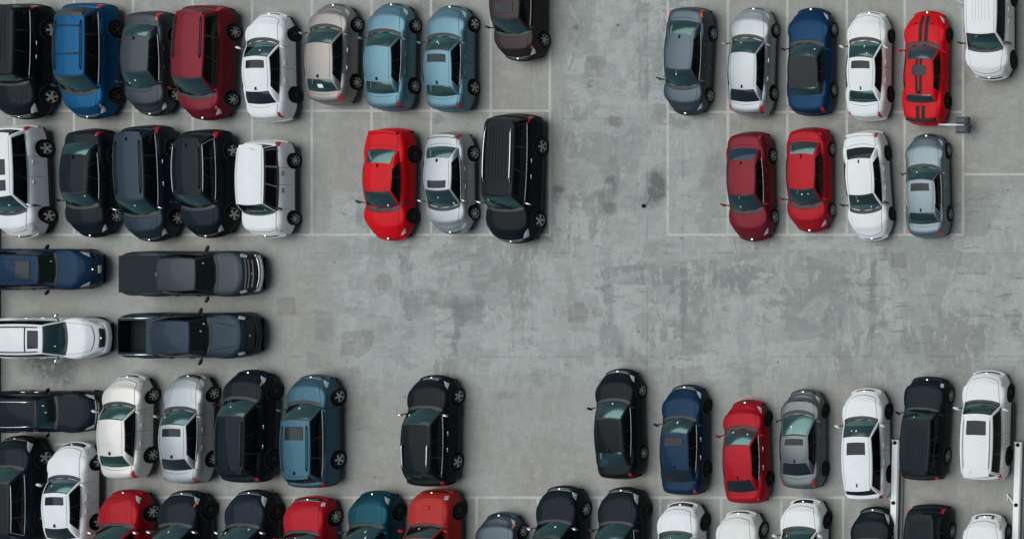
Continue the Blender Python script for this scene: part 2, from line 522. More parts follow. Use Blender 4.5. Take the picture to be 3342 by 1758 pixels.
def make_vehicle(name, cat, ty, pk, x, y, rot, L, af, ar, cb, ct, rt, rb, o, label, rnd):
    B = Body(ty, L, af, ar, cb, ct, rt, rb, o)
    body_m = PAINT[pk]
    root = empty(name, None, (x, y, 0), math.radians(rot))
    root['label'] = label; root['category'] = cat; root['group'] = 'vehicles parked in the lot'
    def add(nm, bm_, mats, smooth=True, parent=root, label=None, weld=False):
        return obj(nm, bm_.mesh(nm, mats, smooth, weld), parent, label)
    hw = B.hw
    # ---- lower body
    xs = stations(B)
    bed = None
    if ty == 'pickup': bed = (B.xR + .13, B.rt - .30)
    verts = [tuple(B.P(x_, v_)) for x_ in xs for v_ in VS]
    nv = len(VS); faces = []; mi = []
    for i in range(len(xs) - 1):
        xm = (xs[i] + xs[i + 1]) / 2
        for j in range(nv - 1):
            vm = abs(VS[j] + VS[j + 1]) / 2
            if B.rb + .25 < xm < cb - .40 and vm < .46: continue
            if bed and bed[0] < xm < bed[1] and vm < .54: continue
            a = i * nv + j
            faces.append((a, a + nv, a + nv + 1, a + 1)); mi.append(1 if vm > .945 else 0)
    faces.append(tuple(range(nv))); mi.append(1)
    e = (len(xs) - 1) * nv
    faces.append(tuple(e + k for k in range(nv))[::-1]); mi.append(1)
    me = mesh_from('body', verts, faces, [body_m, M_BLK], mi, True)
    obj('body', me, root)
    ub = MB().box(B.xR + .12, B.xF - .18, -(hw - .27), hw - .27, .17, .50)
    obj('underbody', ub.mesh('underbody', M_WELL), root)
    # ---- greenhouse shell
    g = MB()
    roof_m = M_SOFT if o.get('soft') else body_m
    pill = M_BLK if o.get('pillar') or o.get('soft') else body_m
    def shell(fn, aa, bb, hole, mfun):
        n = len(g.v); w = len(bb)
        for a in aa:
            for b in bb: g.v.append(tuple(fn(a, b)))
        for i in range(len(aa) - 1):
            for j in range(w - 1):
                am, bm2 = (aa[i] + aa[i + 1]) / 2, (bb[j] + bb[j + 1]) / 2
                if hole and hole[0] < am < hole[1] and hole[2] < bm2 < hole[3]: continue
                k = n + i * w + j
                g.f.append((k, k + 1, k + w + 1, k + w)); g.m.append(mfun(am, bm2))
    QS = [-1, -.94, -.90, -.7, -.45, -.2, 0, .2, .45, .7, .90, .94, 1]
    TS = [0, .07, .2, .35, .5, .65, .8, .92, 1]
    big_r = o.get('bigrear')
    shell(B.ws, QS, TS, (-.90, .90, .07, .92), lambda a, b: 0 if abs(a) > .94 else 1)
    rear_cell = (lambda a, b: 0 if abs(a) > .90 or (b < .0) or b > .92 else 1) if B.low else (lambda a, b: 1 if abs(a) < .9 and b > .2 else 0)
    if o.get('soft'): rear_cell = lambda a, b: 3
    rear_hole = (-.88, .88, .09, .92) if B.low else (-.84, .84, .25, .90)
    QR = [-1, -.94, -.90, -.88, -.84, -.6, -.3, 0, .3, .6, .84, .88, .90, .94, 1]
    TR = [0, .09, .17, .25, .4, .55, .7, .82, .90, .92, 1]
    shell(B.rw, QR, TR, rear_hole, rear_cell)
    PS = [0, .03, .08, .16, .28, .4, .5, .6, .72, .84, .92, .97, 1]
    T2 = [0, .06, .14, .28, .42, .56, .70, .82, .92, 1]
    for sd in (-1, 1):
        shell(B.side(sd), PS, T2, None, lambda a, b: 2)
    shell(B.roof, PS, QS, None, lambda a, b: 3)
    obj('cabin_shell', mesh_from('cabin_shell', g.v, g.f, [body_m, M_BLK, pill, roof_m], g.m, True, True), root)
    # ---- glass
    swap = lambda fn: (lambda a, b: fn(a, b))
    add('windshield', B.patch(B.ws, -.91, .91, .06, .93, .006, 12, 8), M_WIND)
    rg = M_TINT if (o.get('rtint') == 1 or (not B.low and ty != 'pickup')) else M_TINTB if o.get('rtint') == 2 else M_REAR
    if o.get('rdark') and B.low and not o.get('bluething'): rg = M_TINT
    if rear_hole:
        add('rear_window', B.patch(B.rw, rear_hole[0] - .01, rear_hole[1] + .01, rear_hole[2] - .015, rear_hole[3] + .01, .006, 12, 7), rg)
    # side windows: front, rear, quarter
    q1 = .80 if ty == 'coupe' else .86 if B.low else .95
    cuts = [(.045, .50), (.53, q1)] if ty == 'coupe' else [(.04, .40), (.425, .70), (.72, q1)] if ty != 'pickup' else [(.04, .50), (.53, .94)]
    if ty in ('suv', 'big', 'van', 'jeep', 'box'): cuts = [(.035, .36), (.38, .66), (.69, q1)]
    for sd in (-1, 1):
        fn = B.side(sd)
        strip = B.patch(fn, .03, q1 + .012, .10, .92, .003, 14, 5)
        nm = 'window_surround'
        add(nm, strip, PAINT['silver'] if o.get('pillar') else M_BLK)
        for c0, c1 in cuts:
            t0 = .13; t1 = .90
            add('side_window', B.patch(fn, c0, c1, t0, t1, .009, 6, 5), M_SIDE)
        if o.get('chrome'):
            tr = MB()
            n_ = 16
            def edge(p0, p1, t0, t1):
                tr.tube([fn(lerp(p0, p1, k / n_), lerp(t0, t1, k / n_)) + Vector((0, sd * .012, 0)) for k in range(n_ + 1)], .012, 0, 5)
            edge(.03, q1 + .012, .095, .095)
            if o['chrome'] == 3:
                edge(.03, q1, .93, .93); edge(q1 + .012, q1, .095, .93)
            add('window_trim', tr, M_SATIN)
    # ---- interior
    it = MB(); zf = .50
    seat = 1 if o.get('rglass') == 'beige' or rnd.random() < .25 else 0
    mats = [M_SEAT, M_SEATB, M_DASH]
    sh = B.zb - .02
    fx = lerp(ct, rt, .42) if ty != 'pickup' else lerp(ct, rt, .5)
    for s_ in (-1, 1):
        it.box(fx - .05, fx + .5, s_ * .37 - .25, s_ * .37 + .25, zf, zf + .16, seat, .03)
        it.box(fx - .18, fx, s_ * .37 - .25, s_ * .37 + .25, zf + .1, sh + .02, seat, .04)
        it.box(fx - .17, fx - .05, s_ * .37 - .13, s_ * .37 + .13, sh + .03, sh + .21, seat, .02)
    rx = max(rt + .15, rb + .55) if ty != 'pickup' else rt + .15
    if not o.get('soft'):
        it.box(rx, rx + .5, -.62, .62, zf, zf + .18, seat, .03)
        it.box(rx - .14, rx + .02, -.62, .62, zf + .1, sh, seat, .04)
    obj('seats', it.mesh('seats', mats), root)
    if B.low:
        sh_ = MB().box(B.rb + .10, rx - .06, -.60, .60, sh - .06, sh - .01, 0, .01)
        obj('parcel_shelf', sh_.mesh('parcel_shelf', M_SEATB if o.get('rglass') == 'beige' else M_DASH), root)
    db = MB().box(cb - .72, cb - .28, -.66, .66, sh - .30, sh - .07, 0, .06)
    db.box(cb - .80, cb - .62, .18, .56, sh - .08, sh + .0, 0, .03)
    obj('dashboard', db.mesh('dashboard', M_DASH), root)
    sw = MB()
    sw.tube([(cb - .88 + .05 * math.sin(a), .37 + .17 * math.cos(a), sh - .05 + .16 * math.sin(a)) for a in [2 * math.pi * k / 14 for k in range(15)]], .014, 0, 5)
    obj('steering_wheel', sw.mesh('steering_wheel', M_BLK), root)
    mm = B.ws(0, .84) + Vector((-.10, 0, -.03))
    obj('rear_view_mirror', MB().box(mm.x - .03, mm.x + .03, mm.y - .12, mm.y + .12, mm.z - .05, mm.z + .03, 0, .01).mesh('rear_view_mirror', M_BLK), root)
    # ---- hood, cowl, boot, gaps
    xF, xR = B.xF, B.xR
    sq = o.get('square') or ty in ('jeep', 'box', 'pickup')
    hr = .56 if not sq else .60; hf = .47 if not sq else .55
    h0 = lambda v, e=0: cb - .01 - e - (.15 if B.low else .13) * (2 * v - 1) ** 2
    h1 = lambda v, e=0: xF - (.20 if B.low else .24) + e - (0 if sq else .06) * (2 * v - 1) ** 2
    gap = MB()
    B.patch(B.P, lambda v: h0(v, .02), lambda v: h1(v, .02), lambda u: -lerp(hr, hf, u) - .014, lambda u: lerp(hr, hf, u) + .014, .002, 14, 12, gap)
    hood = B.patch(B.P, lambda v: h0(v), lambda v: h1(v), lambda u: -lerp(hr, hf, u), lambda u: lerp(hr, hf, u), .007, 14, 12)
    hd = add('hood', hood, body_m)
    if o.get('crease') or o.get('deephood') or rnd.random() < .35:
        for s_ in (-1, 1):
            rd = MB()
            B.patch(B.P, cb + .08, xF - .40, lambda u: s_ * lerp(.40, .27, u), lambda u: s_ * (lerp(.40, .27, u) + .022), .0125, 8, 1, rd)
            obj('hood_crease', rd.mesh('hood_crease', M_GAP if o.get('deephood') else body_m, True), hd)
    if o.get('scoop'):
        sc_ = MB().box(lerp(cb, xF, .42), lerp(cb, xF, .42) + .22, -.2, .2, B.zt(lerp(cb, xF, .42)), B.zt(lerp(cb, xF, .42)) + .075, 0, .03)
        obj('hood_scoop', sc_.mesh('hood_scoop', body_m), hd)
    cw = B.patch(B.P, lambda v: cb - .16 - .20 * (2 * v - 1) ** 2, lambda v: cb - .035 - (.15 if B.low else .13) * (2 * v - 1) ** 2, -.60, .60, .005, 4, 14)
    add('cowl', cw, M_BLK)
    wp = MB()
    for a_, b_, tt in ((-.62, .02, .14), (.02, .66, .12)):
        wp.tube([B.ws(lerp(a_, b_, k / 5), lerp(.05, tt, k / 5)) + Vector((.012, 0, .018)) for k in range(6)], .011, 0, 4)
    obj('wipers', wp.mesh('wipers', M_BLK), root)['kind'] = 'stuff'
    if B.low:
        if B.rb - xR > .3:
            t1 = lambda v, e=0: B.rb - .015 + e + .12 * (2 * v - 1) ** 2
            B.patch(B.P, xR + .10, lambda v: t1(v, .0), -.545, .545, .002, 8, 10, gap)
            add('trunk_lid', B.patch(B.P, xR + .12, lambda v: t1(v, -.015), -.53, .53, .007, 8, 10), body_m)
    elif ty != 'pickup':
        B.patch(B.P, xR - .0, xR + .11, -.60, .60, .002, 4, 10, gap)
        add('tailgate', B.patch(B.P, xR + .004, xR + .10, -.585, .585, .008, 5, 10), body_m)
    # doors
    A0 = B.side(1)(.03, 0).x; qd = lambda p: B.side(1)(p, 0).x
    if ty == 'coupe': dx = [(qd(.62), A0 - .02)]
    elif ty == 'pickup': dx = [(lerp(A0, B.rt, .52), A0 - .02), (B.rt - .02, lerp(A0, B.rt, .535))]
    else:
        dx = [(qd(.405), A0 - .02), (qd(.405) - (qd(.405) - qd(.72)) if B.low else qd(.68), qd(.405) - .015)]
    sweep = lambda v: v
    for s_ in (-1, 1):
        for k, (d0, d1) in enumerate(dx):
            d0 = max(d0, B.ar + B.r + .03); d1 = min(d1, B.af - B.r - .06)
            if d1 - d0 < .3: continue
            va, vb = s_ * .665, s_ * .925
            B.patch(B.P, d0 - .012, d1 + .012, va, vb, .002, 8, 6, gap)
            dr = add('door', B.patch(B.P, d0, d1, va, vb, .007, 8, 6), body_m)
            hx = d0 + .16; hp = B.P(hx, s_ * .755)
            hm = {'chrome': M_CHR, 'black': M_BLK}.get('black' if o.get('handle') else o.get('hc'), body_m)
            hb_ = MB().tube([hp + Vector((-.02, s_ * .0, 0)), hp + Vector((0, s_ * .035, 0)), hp + Vector((.16, s_ * .035, 0)), hp + Vector((.18, 0, 0))], .019, 0, 6)
            obj('door_handle', hb_.mesh('door_handle', hm, True), dr)
    obj('panel_gaps', gap.mesh('panel_gaps', M_GAP, True), root)['kind'] = 'stuff'
    # ---- lamps, grille, bumper, plates
    bl = o.get('biglamp') or ty in ('big', 'pickup')
    for s_ in (-1, 1):
        lp = MB()
        if sq:
            B.patch(B.P, lambda v: xF - .27, lambda v: xF - .12, lambda u: s_ * .58, lambda u: s_ * .72, .008, 5, 5, lp)
        else:
            ln = .56 if bl else .42
            B.patch(B.P, lambda v: xF - ln * (.62 + .38 * v), lambda v: xF - .10 - .06 * v, lambda u: s_ * lerp(.63, .56, u), lambda u: s_ * lerp(.73, .78, u), .008, 7, 6, lp)
        hl = obj('headlight', lp.mesh('headlight', M_LAMP, True), root)
        if o.get('orange'):
            am = B.patch(B.P, xF - .50, xF - .33, s_ * .645, s_ * .69, .012, 3, 2)
            obj('marker_lens', am.mesh('marker_lens', M_AMB, True), hl)
        tl = MB()
        if B.low:
            ln = .42 if o.get('tlbig') else .28
            B.patch(B.P, xR + .05, xR + ln, s_ * .56, lambda u: s_ * lerp(.72, .63, u), .009, 4, 4, tl)
        else:
            ln = .34 if o.get('tlbig') else .22
            B.patch(B.P, xR + .03, xR + ln, s_ * .60, lambda u: s_ * lerp(.76, .69, u), .010, 4, 4, tl)
        tlo = obj('tail_light', tl.mesh('tail_light', M_TAIL, True), root)
        if o.get('ramber'):
            am = B.patch(B.P, xR + .20, xR + .40, s_ * .60, s_ * .68, .013, 3, 3)
            obj('marker_lens', am.mesh('marker_lens', M_AMB, True), tlo)
    gm = {'chrome': M_CHR, 'black': M_BLK, 'teeth': M_BLK}.get(o.get('grille'), M_BLK)
    gw = .50 if ty in ('big', 'pickup', 'jeep') or o.get('grille') == 'chrome' else .36
    gr = add('grille', B.patch(B.P, xF - (.11 if o.get('grille') else .045), xF - .008, -gw - .06, gw + .06, .008, 4, 12), M_BLK)
    if o.get('grille') in ('chrome', 'teeth'):
        cb_ = MB()
        if ty == 'pickup':
            for a_ in (.17, .115, .06): B.patch(B.P, xF - a_, xF - a_ + .016, -.52, .52, .018, 1, 14, cb_)
        elif o['grille'] == 'teeth':
            for k in range(9): B.patch(B.P, xF - .15, xF - .07, -.3 + k * .072, -.3 + k * .072 + .03, .016, 1, 1, cb_)
        else:
            B.patch(B.P, xF - .115, xF - .092, -gw, gw, .014, 1, 12, cb_)
            B.patch(B.P, xF - .06, xF - .045, -gw * .8, gw * .8, .014, 1, 12, cb_)
        obj('grille_bar', cb_.mesh('grille_bar', M_SATIN, True), gr)
    zc = .46 if B.low else .58
    for xe, dirn, nm in ((xF, 1, 'front_bumper'), (xR, -1, 'rear_bumper')):
        bp = MB(); w = B.wid(xe); rows = []
        for zz, ex in ((zc + .07, -.04), (zc + .05, .03), (zc - .02, .045), (zc - .14, .03), (zc - .18, -.04)):
            r_ = []
            for k in range(17):
                yy = lerp(-1, 1, k / 16)
                bow = (B.bowF * 1.6 if dirn > 0 else B.bowR * 1.5) * (yy * w / hw) ** 2 + .16 * max(0, abs(yy) - .75) ** 1.3
                r_.append(Vector((xe + dirn * (ex - bow), yy * w * 1.045, zz)))
            rows.append(r_)
        bp.grid(rows)
        bmm = M_CHR if (ty == 'pickup' and o.get('grille') == 'chrome') else body_m
        obj(nm, bp.mesh(nm, bmm, True), root)
    if o.get('plate'):
        obj('number_plate', MB().box(xF + .035, xF + .05, -.17, .17, zc - .02, zc + .10).mesh('number_plate', M_PLATE), root)
    bdg = B.P(xF - .07, 0)
    obj('badge', MB().disc(bdg.x, 0, bdg.z - .0, bdg.z + .022, .038, 0, 10).mesh('badge', M_CHR), root)
    # ---- mirrors
    mir_m = {'black': M_BLK, 'chrome': M_CHR}.get(o.get('mir'), body_m)
    for s_ in (-1, 1):
        a = B.ws(s_, .10); bx = a.x - .10; by = s_ * (hw * .86); bz = a.z + .05
        mb = MB()
        big_ = 1.25 if ty in ('pickup', 'big') else 1.0
        c = Vector((bx - .02, s_ * (hw + .10 * big_), bz + .06))
        seg, rg_ = 10, 6
        n = len(mb.v); rows = []
        for i in range(rg_ + 1):
            th = math.pi * i / rg_; r_ = []
            for k in range(seg + 1):
                ph = 2 * math.pi * k / seg
                px_ = .075 * math.sin(th) * math.cos(ph)
                if px_ < 0: px_ *= .45
                r_.append(c + Vector((px_ - s_ * math.cos(th) * .05 * s_, -math.cos(th) * .125 * big_ , .085 * math.sin(th) * math.sin(ph))))
            rows.append(r_)
        mb.grid(rows)
        mo = obj('side_mirror', mb.mesh('side_mirror', mir_m, True), root)
        st = MB().tube([(bx + .03, by, bz), (bx, s_ * (hw + .03), bz + .03)], .028, 0, 6)
        obj('mirror_arm', st.mesh('mirror_arm', M_BLK, True), mo)
    # ---- wheels
    for ax in (af, ar):
        for s_ in (-1, 1):
            wh = empty('wheel', root, (ax, s_ * (hw - .125), B.r))
            t_ = obj('tyre', TYRE, wh); t_.scale = (B.r, .23 if ty != 'sedan' else .21, B.r)
            r_ = obj('rim', RIMS[o.get('rim', 3)], wh)
            r_.scale = (B.r, .23, B.r)
            r_.rotation_euler = (0, 0, math.pi if s_ < 0 else 0)
            r_.rotation_mode = 'XYZ'
            wh.rotation_euler = (0, rnd.random() * 6.28, 0)
    # ---- roof furniture
    def on_roof(nm, p0, p1, q0, q1, off, m, na=4, nb=6, parent=root):
        bm_ = B.patch(B.roof, p0, p1, q0, q1, off, na, nb)
        return obj(nm, bm_.mesh(nm, m, True), parent)
    sun_ = o.get('sun')
    if sun_:
        spans = {1: [(.12, .34)], 2: [(.10, .26), (.36, .60)], 3: [(.08, .30)], 4: [(.08, .24)]}[sun_]
        for p0, p1 in spans:
            k = .66 if B.low else .60
            on_roof('sunroof_gap', p0 - .008, p1 + .008, -k - .02, k + .02, .003, M_GAP)
            on_roof('sunroof', p0, p1, -k, k, .010, M_SUN)
    if sun_ == 4:
        on_roof('roof_gap', .28, .30, -.85, .85, .006, M_GAP)
    if o.get('soft'):
        pass
    ch = MB()
    for s_ in (-1, 1):
        B.patch(B.roof, .02, .98, s_ * .862, s_ * .882, .003, 14, 1, ch)
    obj('roof_seams', ch.mesh('roof_seams', M_BLK, True), root)['kind'] = 'stuff'
    rl = o.get('rails')
    if rl:
        rm = {'black': M_BLK, 'body': body_m}.get(rl, M_CHR)
        p0, p1 = (.08, .92)
        if rl == 'chromeshort': p0, p1 = .40, .92
        if o.get('shortrail'): p0, p1 = .30, .97
        if ty == 'big' and rl == 'chrome': p0, p1 = .18, .93
        for s_ in (-1, 1):
            tb = MB()
            pts = [B.roof(lerp(p0, p1, k / 10), s_ * .84) + Vector((0, 0, .055 if 0 < k < 10 else .005)) for k in range(11)]
            tb.tube(pts, .024, 0, 6)
            obj('roof_rail', tb.mesh('roof_rail', rm, True), root)
    if o.get('cross'):
        for p_ in ((.36, .82) if ty == 'van' else (.18,)):
            tb = MB(); tb.tube([B.roof(p_, lerp(-.84, .84, k / 4)) + Vector((0, 0, .05)) for k in range(5)], .025, 0, 6)
            obj('crossbar', tb.mesh('crossbar', M_BLK, True), root)
    if o.get('ribs'):
        for k in range(6):
            q_ = -.5 + k * .2
            bm_ = B.patch(B.roof, .22 if ty != 'jeep' else .12, .93, q_ - .035, q_ + .035, .012, 10, 2)
            B.patch(B.roof, .22 if ty != 'jeep' else .12, .93, q_ - .052, q_ - .035, lambda: 0, 1, 1) if False else None
            obj('roof_rib', bm_.mesh('roof_rib', roof_m, True), root)
    if o.get('fin') or (B.low and not o.get('soft')):
        p_ = .93; c = B.roof(p_, 0)
        fb = MB().box(c.x - .09, c.x + .07, -.03, .03, c.z - .01, c.z + .06, 0, .022)
        obj('antenna_fin', fb.mesh('antenna_fin', M_BLK), root)
    else:
        c = B.roof(.95, .3)
        obj('antenna', MB().tube([(c.x, c.y, c.z), (c.x - .10, c.y, c.z + .16)], .008, 0, 4).mesh('antenna', M_BLK), root)
    if not B.low and ty != 'pickup':
        # spoiler lip over the rear window
        sp = MB(); rows = []
        for i in range(3):
            rows.append([B.rw(lerp(-.9, .9, k / 10), 1) + Vector((.04 - i * .085, 0, .006 - .012 * i)) for k in range(11)])
        sp.grid(rows); rows2 = [[p - Vector((0, 0, .035)) for p in r] for r in rows]
        sp.grid(rows2); sp.grid([rows[2], rows2[2]])
        obj('roof_spoiler', sp.mesh('roof_spoiler', M_BLK if o.get('rear_spoil') else body_m, True), root)
    if o.get('spoiler') or o.get('rwing'):
        sm_ = M_STRIPE if o.get('spoiler') else body_m
        pts = []
        tb = MB()
        for k in range(9):
            v = lerp(-.60, .60, k / 8); p = B.P(xR + .16, v); pts.append(p + Vector((0, 0, .055)))
        tb.tube(pts, .07, 0, 8, .25)
        obj('boot_spoiler', tb.mesh('boot_spoiler', sm_, True), root)
    if o.get('stripes'):
        for s_ in (-1, 1):
            stp = MB()
            B.patch(B.P, cb - .03, xF - .22, s_ * .03, s_ * .14, .0115, 12, 2, stp)
            B.patch(B.P, xR + .22, B.rb - .02, s_ * .03, s_ * .14, .0115, 6, 2, stp)
            B.patch(B.roof, .0, .99, s_ * .05, s_ * .25, .006, 14, 2, stp)
            obj('stripe', stp.mesh('stripe', M_STRIPE, True), root)
        on_roof('sunroof', .17, .47, -.52, .52, .011, M_SUN)
        for s_ in (-1, 1):
            vt = B.patch(B.P, xF - .62, xF - .55, s_ * .19, s_ * .33, .0125, 1, 3)
            obj('hood_vent', vt.mesh('hood_vent', M_GAP, True), hd)
    if o.get('foglamps'):
        for s_ in (-1, 1):
            p = B.P(xF - .09, s_ * .33)
            obj('fog_lamp', MB().disc(p.x, p.y, p.z, p.z + .04, .06, 0, 12).mesh('fog_lamp', M_BLK), root)
    if o.get('step'):
        for s_ in (-1, 1):
            obj('running_board', MB().box(B.ar + B.r + .1, B.af - B.r - .1, s_ * hw - .06 + s_ * .04, s_ * hw + .06 + s_ * .04, .27, .32, 0, .01).mesh('running_board', M_BLK), root)
    # ---- pickup bed
    if bed:
        bw = VY(.54) * hw
        if o.get('cover'):
            cv = MB().box(bed[0] - .04, bed[1] + .06, -bw - .06, bw + .06, B.zd - .01, B.zd + .045, 0, .03)
            obj('bed_cover', cv.mesh('bed_cover', M_BED), root)
            bk = MB().box(B.rt - .05, B.rt - .01, -.09, .09, B.zr - .10, B.zr - .06)
            obj('brake_light', bk.mesh('brake_light', M_TAIL), root)
        else:
            ib = MB(); x0, x1 = bed; z0, z1 = .78, B.zd
            ib.v += [(x0, -bw, z0), (x1, -bw, z0), (x1, bw, z0), (x0, bw, z0), (x0, -bw, z1), (x1, -bw, z1), (x1, bw, z1), (x0, bw, z1)]
            for q in ((0, 1, 2, 3), (0, 4, 5, 1), (1, 5, 6, 2), (2, 6, 7, 3), (3, 7, 4, 0)):
                ib.f.append(q); ib.m.append(0)
            obj('bed_liner', ib.mesh('bed_liner', M_BED), root)
            for k in range(9):
                yy = lerp(-bw + .12, bw - .12, k / 8)
                obj('bed_rib', MB().box(x0 + .03, x1 - .03, yy - .03, yy + .03, z0 + .001, z0 + .022, 0, .01).mesh('bed_rib', M_BED), root)
            tbx = MB().box(x1 - .45, x1 - .02, -bw + .02, bw - .02, z1 - .12, z1 - .015, 0, .02)
            obj('tool_box', tbx.mesh('tool_box', PAINT['slateblue']), root)
            for s_ in (-1, 1):
                tb = MB().tube([(x0 + .05, s_ * (bw + .05), z1 + .05), (x1 - .05, s_ * (bw + .05), z1 + .05)], .026, 0, 6)
                obj('bed_rail', tb.mesh('bed_rail', M_CHR, True), root)
    # ---- windshield glints put in as white patches; cards at the rear glass
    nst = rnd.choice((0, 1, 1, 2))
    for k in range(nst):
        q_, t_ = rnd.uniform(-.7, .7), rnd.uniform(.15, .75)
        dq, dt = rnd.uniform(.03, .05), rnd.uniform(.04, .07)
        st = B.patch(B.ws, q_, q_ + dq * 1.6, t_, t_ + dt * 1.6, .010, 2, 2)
        obj('windshield_glint', st.mesh('windshield_glint', M_CARD_GLINT, True), root)
    if o.get('bluething'):
        bb = MB().box(rb + .18, rb + .5, .25, .62, sh - .01, sh + .06, 0, .04)
        obj('blue_blanket', bb.mesh('blue_blanket', M_BLUEB), root)
    if label.startswith('greyish beige'):
        st = B.patch(B.rw, -.2, .15, .38, .62, .010, 2, 2)
        obj('window_card', st.mesh('window_card', M_CARD_GLINT, True), root)
    if label.startswith('slate grey sedan at'):
        st = B.patch(B.rw, -.75, .45, .74, .82, .010, 6, 1)
        obj('window_card', st.mesh('window_card', M_CARD_GLINT, True), root)
    return root

# ------------------------------------------------------------------ concrete of the lot
class NG:
    """tiny node-expression helper"""
    def __init__(s, mat):
        s.n, s.l = mat.node_tree.nodes, mat.node_tree.links
    def put(s, sock, v):
        if isinstance(v, (int, float)): sock.default_value = v
        elif isinstance(v, tuple): sock.default_value = v
        else: s.l.new(v, sock)
    def m(s, op, a, b=0.0, c=0.0, clamp=False):
        q = s.n.new('ShaderNodeMath'); q.operation = op; q.use_clamp = clamp
        s.put(q.inputs[0], a); s.put(q.inputs[1], b); s.put(q.inputs[2], c)
        return q.outputs[0]
    def noise(s, vec, scale, detail=4, rough=.55, sx=1, sy=1, off=0.0, out='Fac', dist=0.0):
        mp = s.n.new('ShaderNodeMapping'); mp.inputs['Scale'].default_value = (sx, sy, 1)
        mp.inputs['Location'].default_value = (off, off * .7, off * .3)
        s.l.new(vec, mp.inputs['Vector'])
        q = s.n.new('ShaderNodeTexNoise'); q.inputs['Scale'].default_value = scale
        q.inputs['Detail'].default_value = detail; q.inputs['Roughness'].default_value = rough
        q.inputs['Distortion'].default_value = dist
        s.l.new(mp.outputs[0], q.inputs['Vector'])
        return q.outputs[out]
    def step(s, v, lo, hi):
        q = s.n.new('ShaderNodeMapRange'); q.interpolation_type = 'SMOOTHSTEP'
        s.put(q.inputs['Value'], v); s.put(q.inputs['From Min'], lo); s.put(q.inputs['From Max'], hi)
        return q.outputs[0]
    def box(s, X, Y, x0, x1, y0, y1, soft=.3):
        a = s.m('MULTIPLY', s.step(X, x0 - soft, x0 + soft), s.m('SUBTRACT', 1, s.step(X, x1 - soft, x1 + soft)))
        b = s.m('MULTIPLY', s.step(Y, y0 - soft, y0 + soft), s.m('SUBTRACT', 1, s.step(Y, y1 - soft, y1 + soft)))
        return s.m('MULTIPLY', a, b)
    def blob(s, X, Y, x, y, rx, ry, soft=.6):
        a = s.m('DIVIDE', s.m('SUBTRACT', X, x), rx); b = s.m('DIVIDE', s.m('SUBTRACT', Y, y), ry)
        d = s.m('SQRT', s.m('ADD', s.m('MULTIPLY', a, a), s.m('MULTIPLY', b, b)))
        return s.m('SUBTRACT', 1, s.step(d, 1 - soft, 1 + soft * .3))
    def mix(s, f, a, b):
        q = s.n.new('ShaderNodeMix'); q.data_type = 'RGBA'
        s.put(q.inputs['Factor'], f); s.put(q.inputs['A'], a); s.put(q.inputs['B'], b)
        return q.outputs['Result']

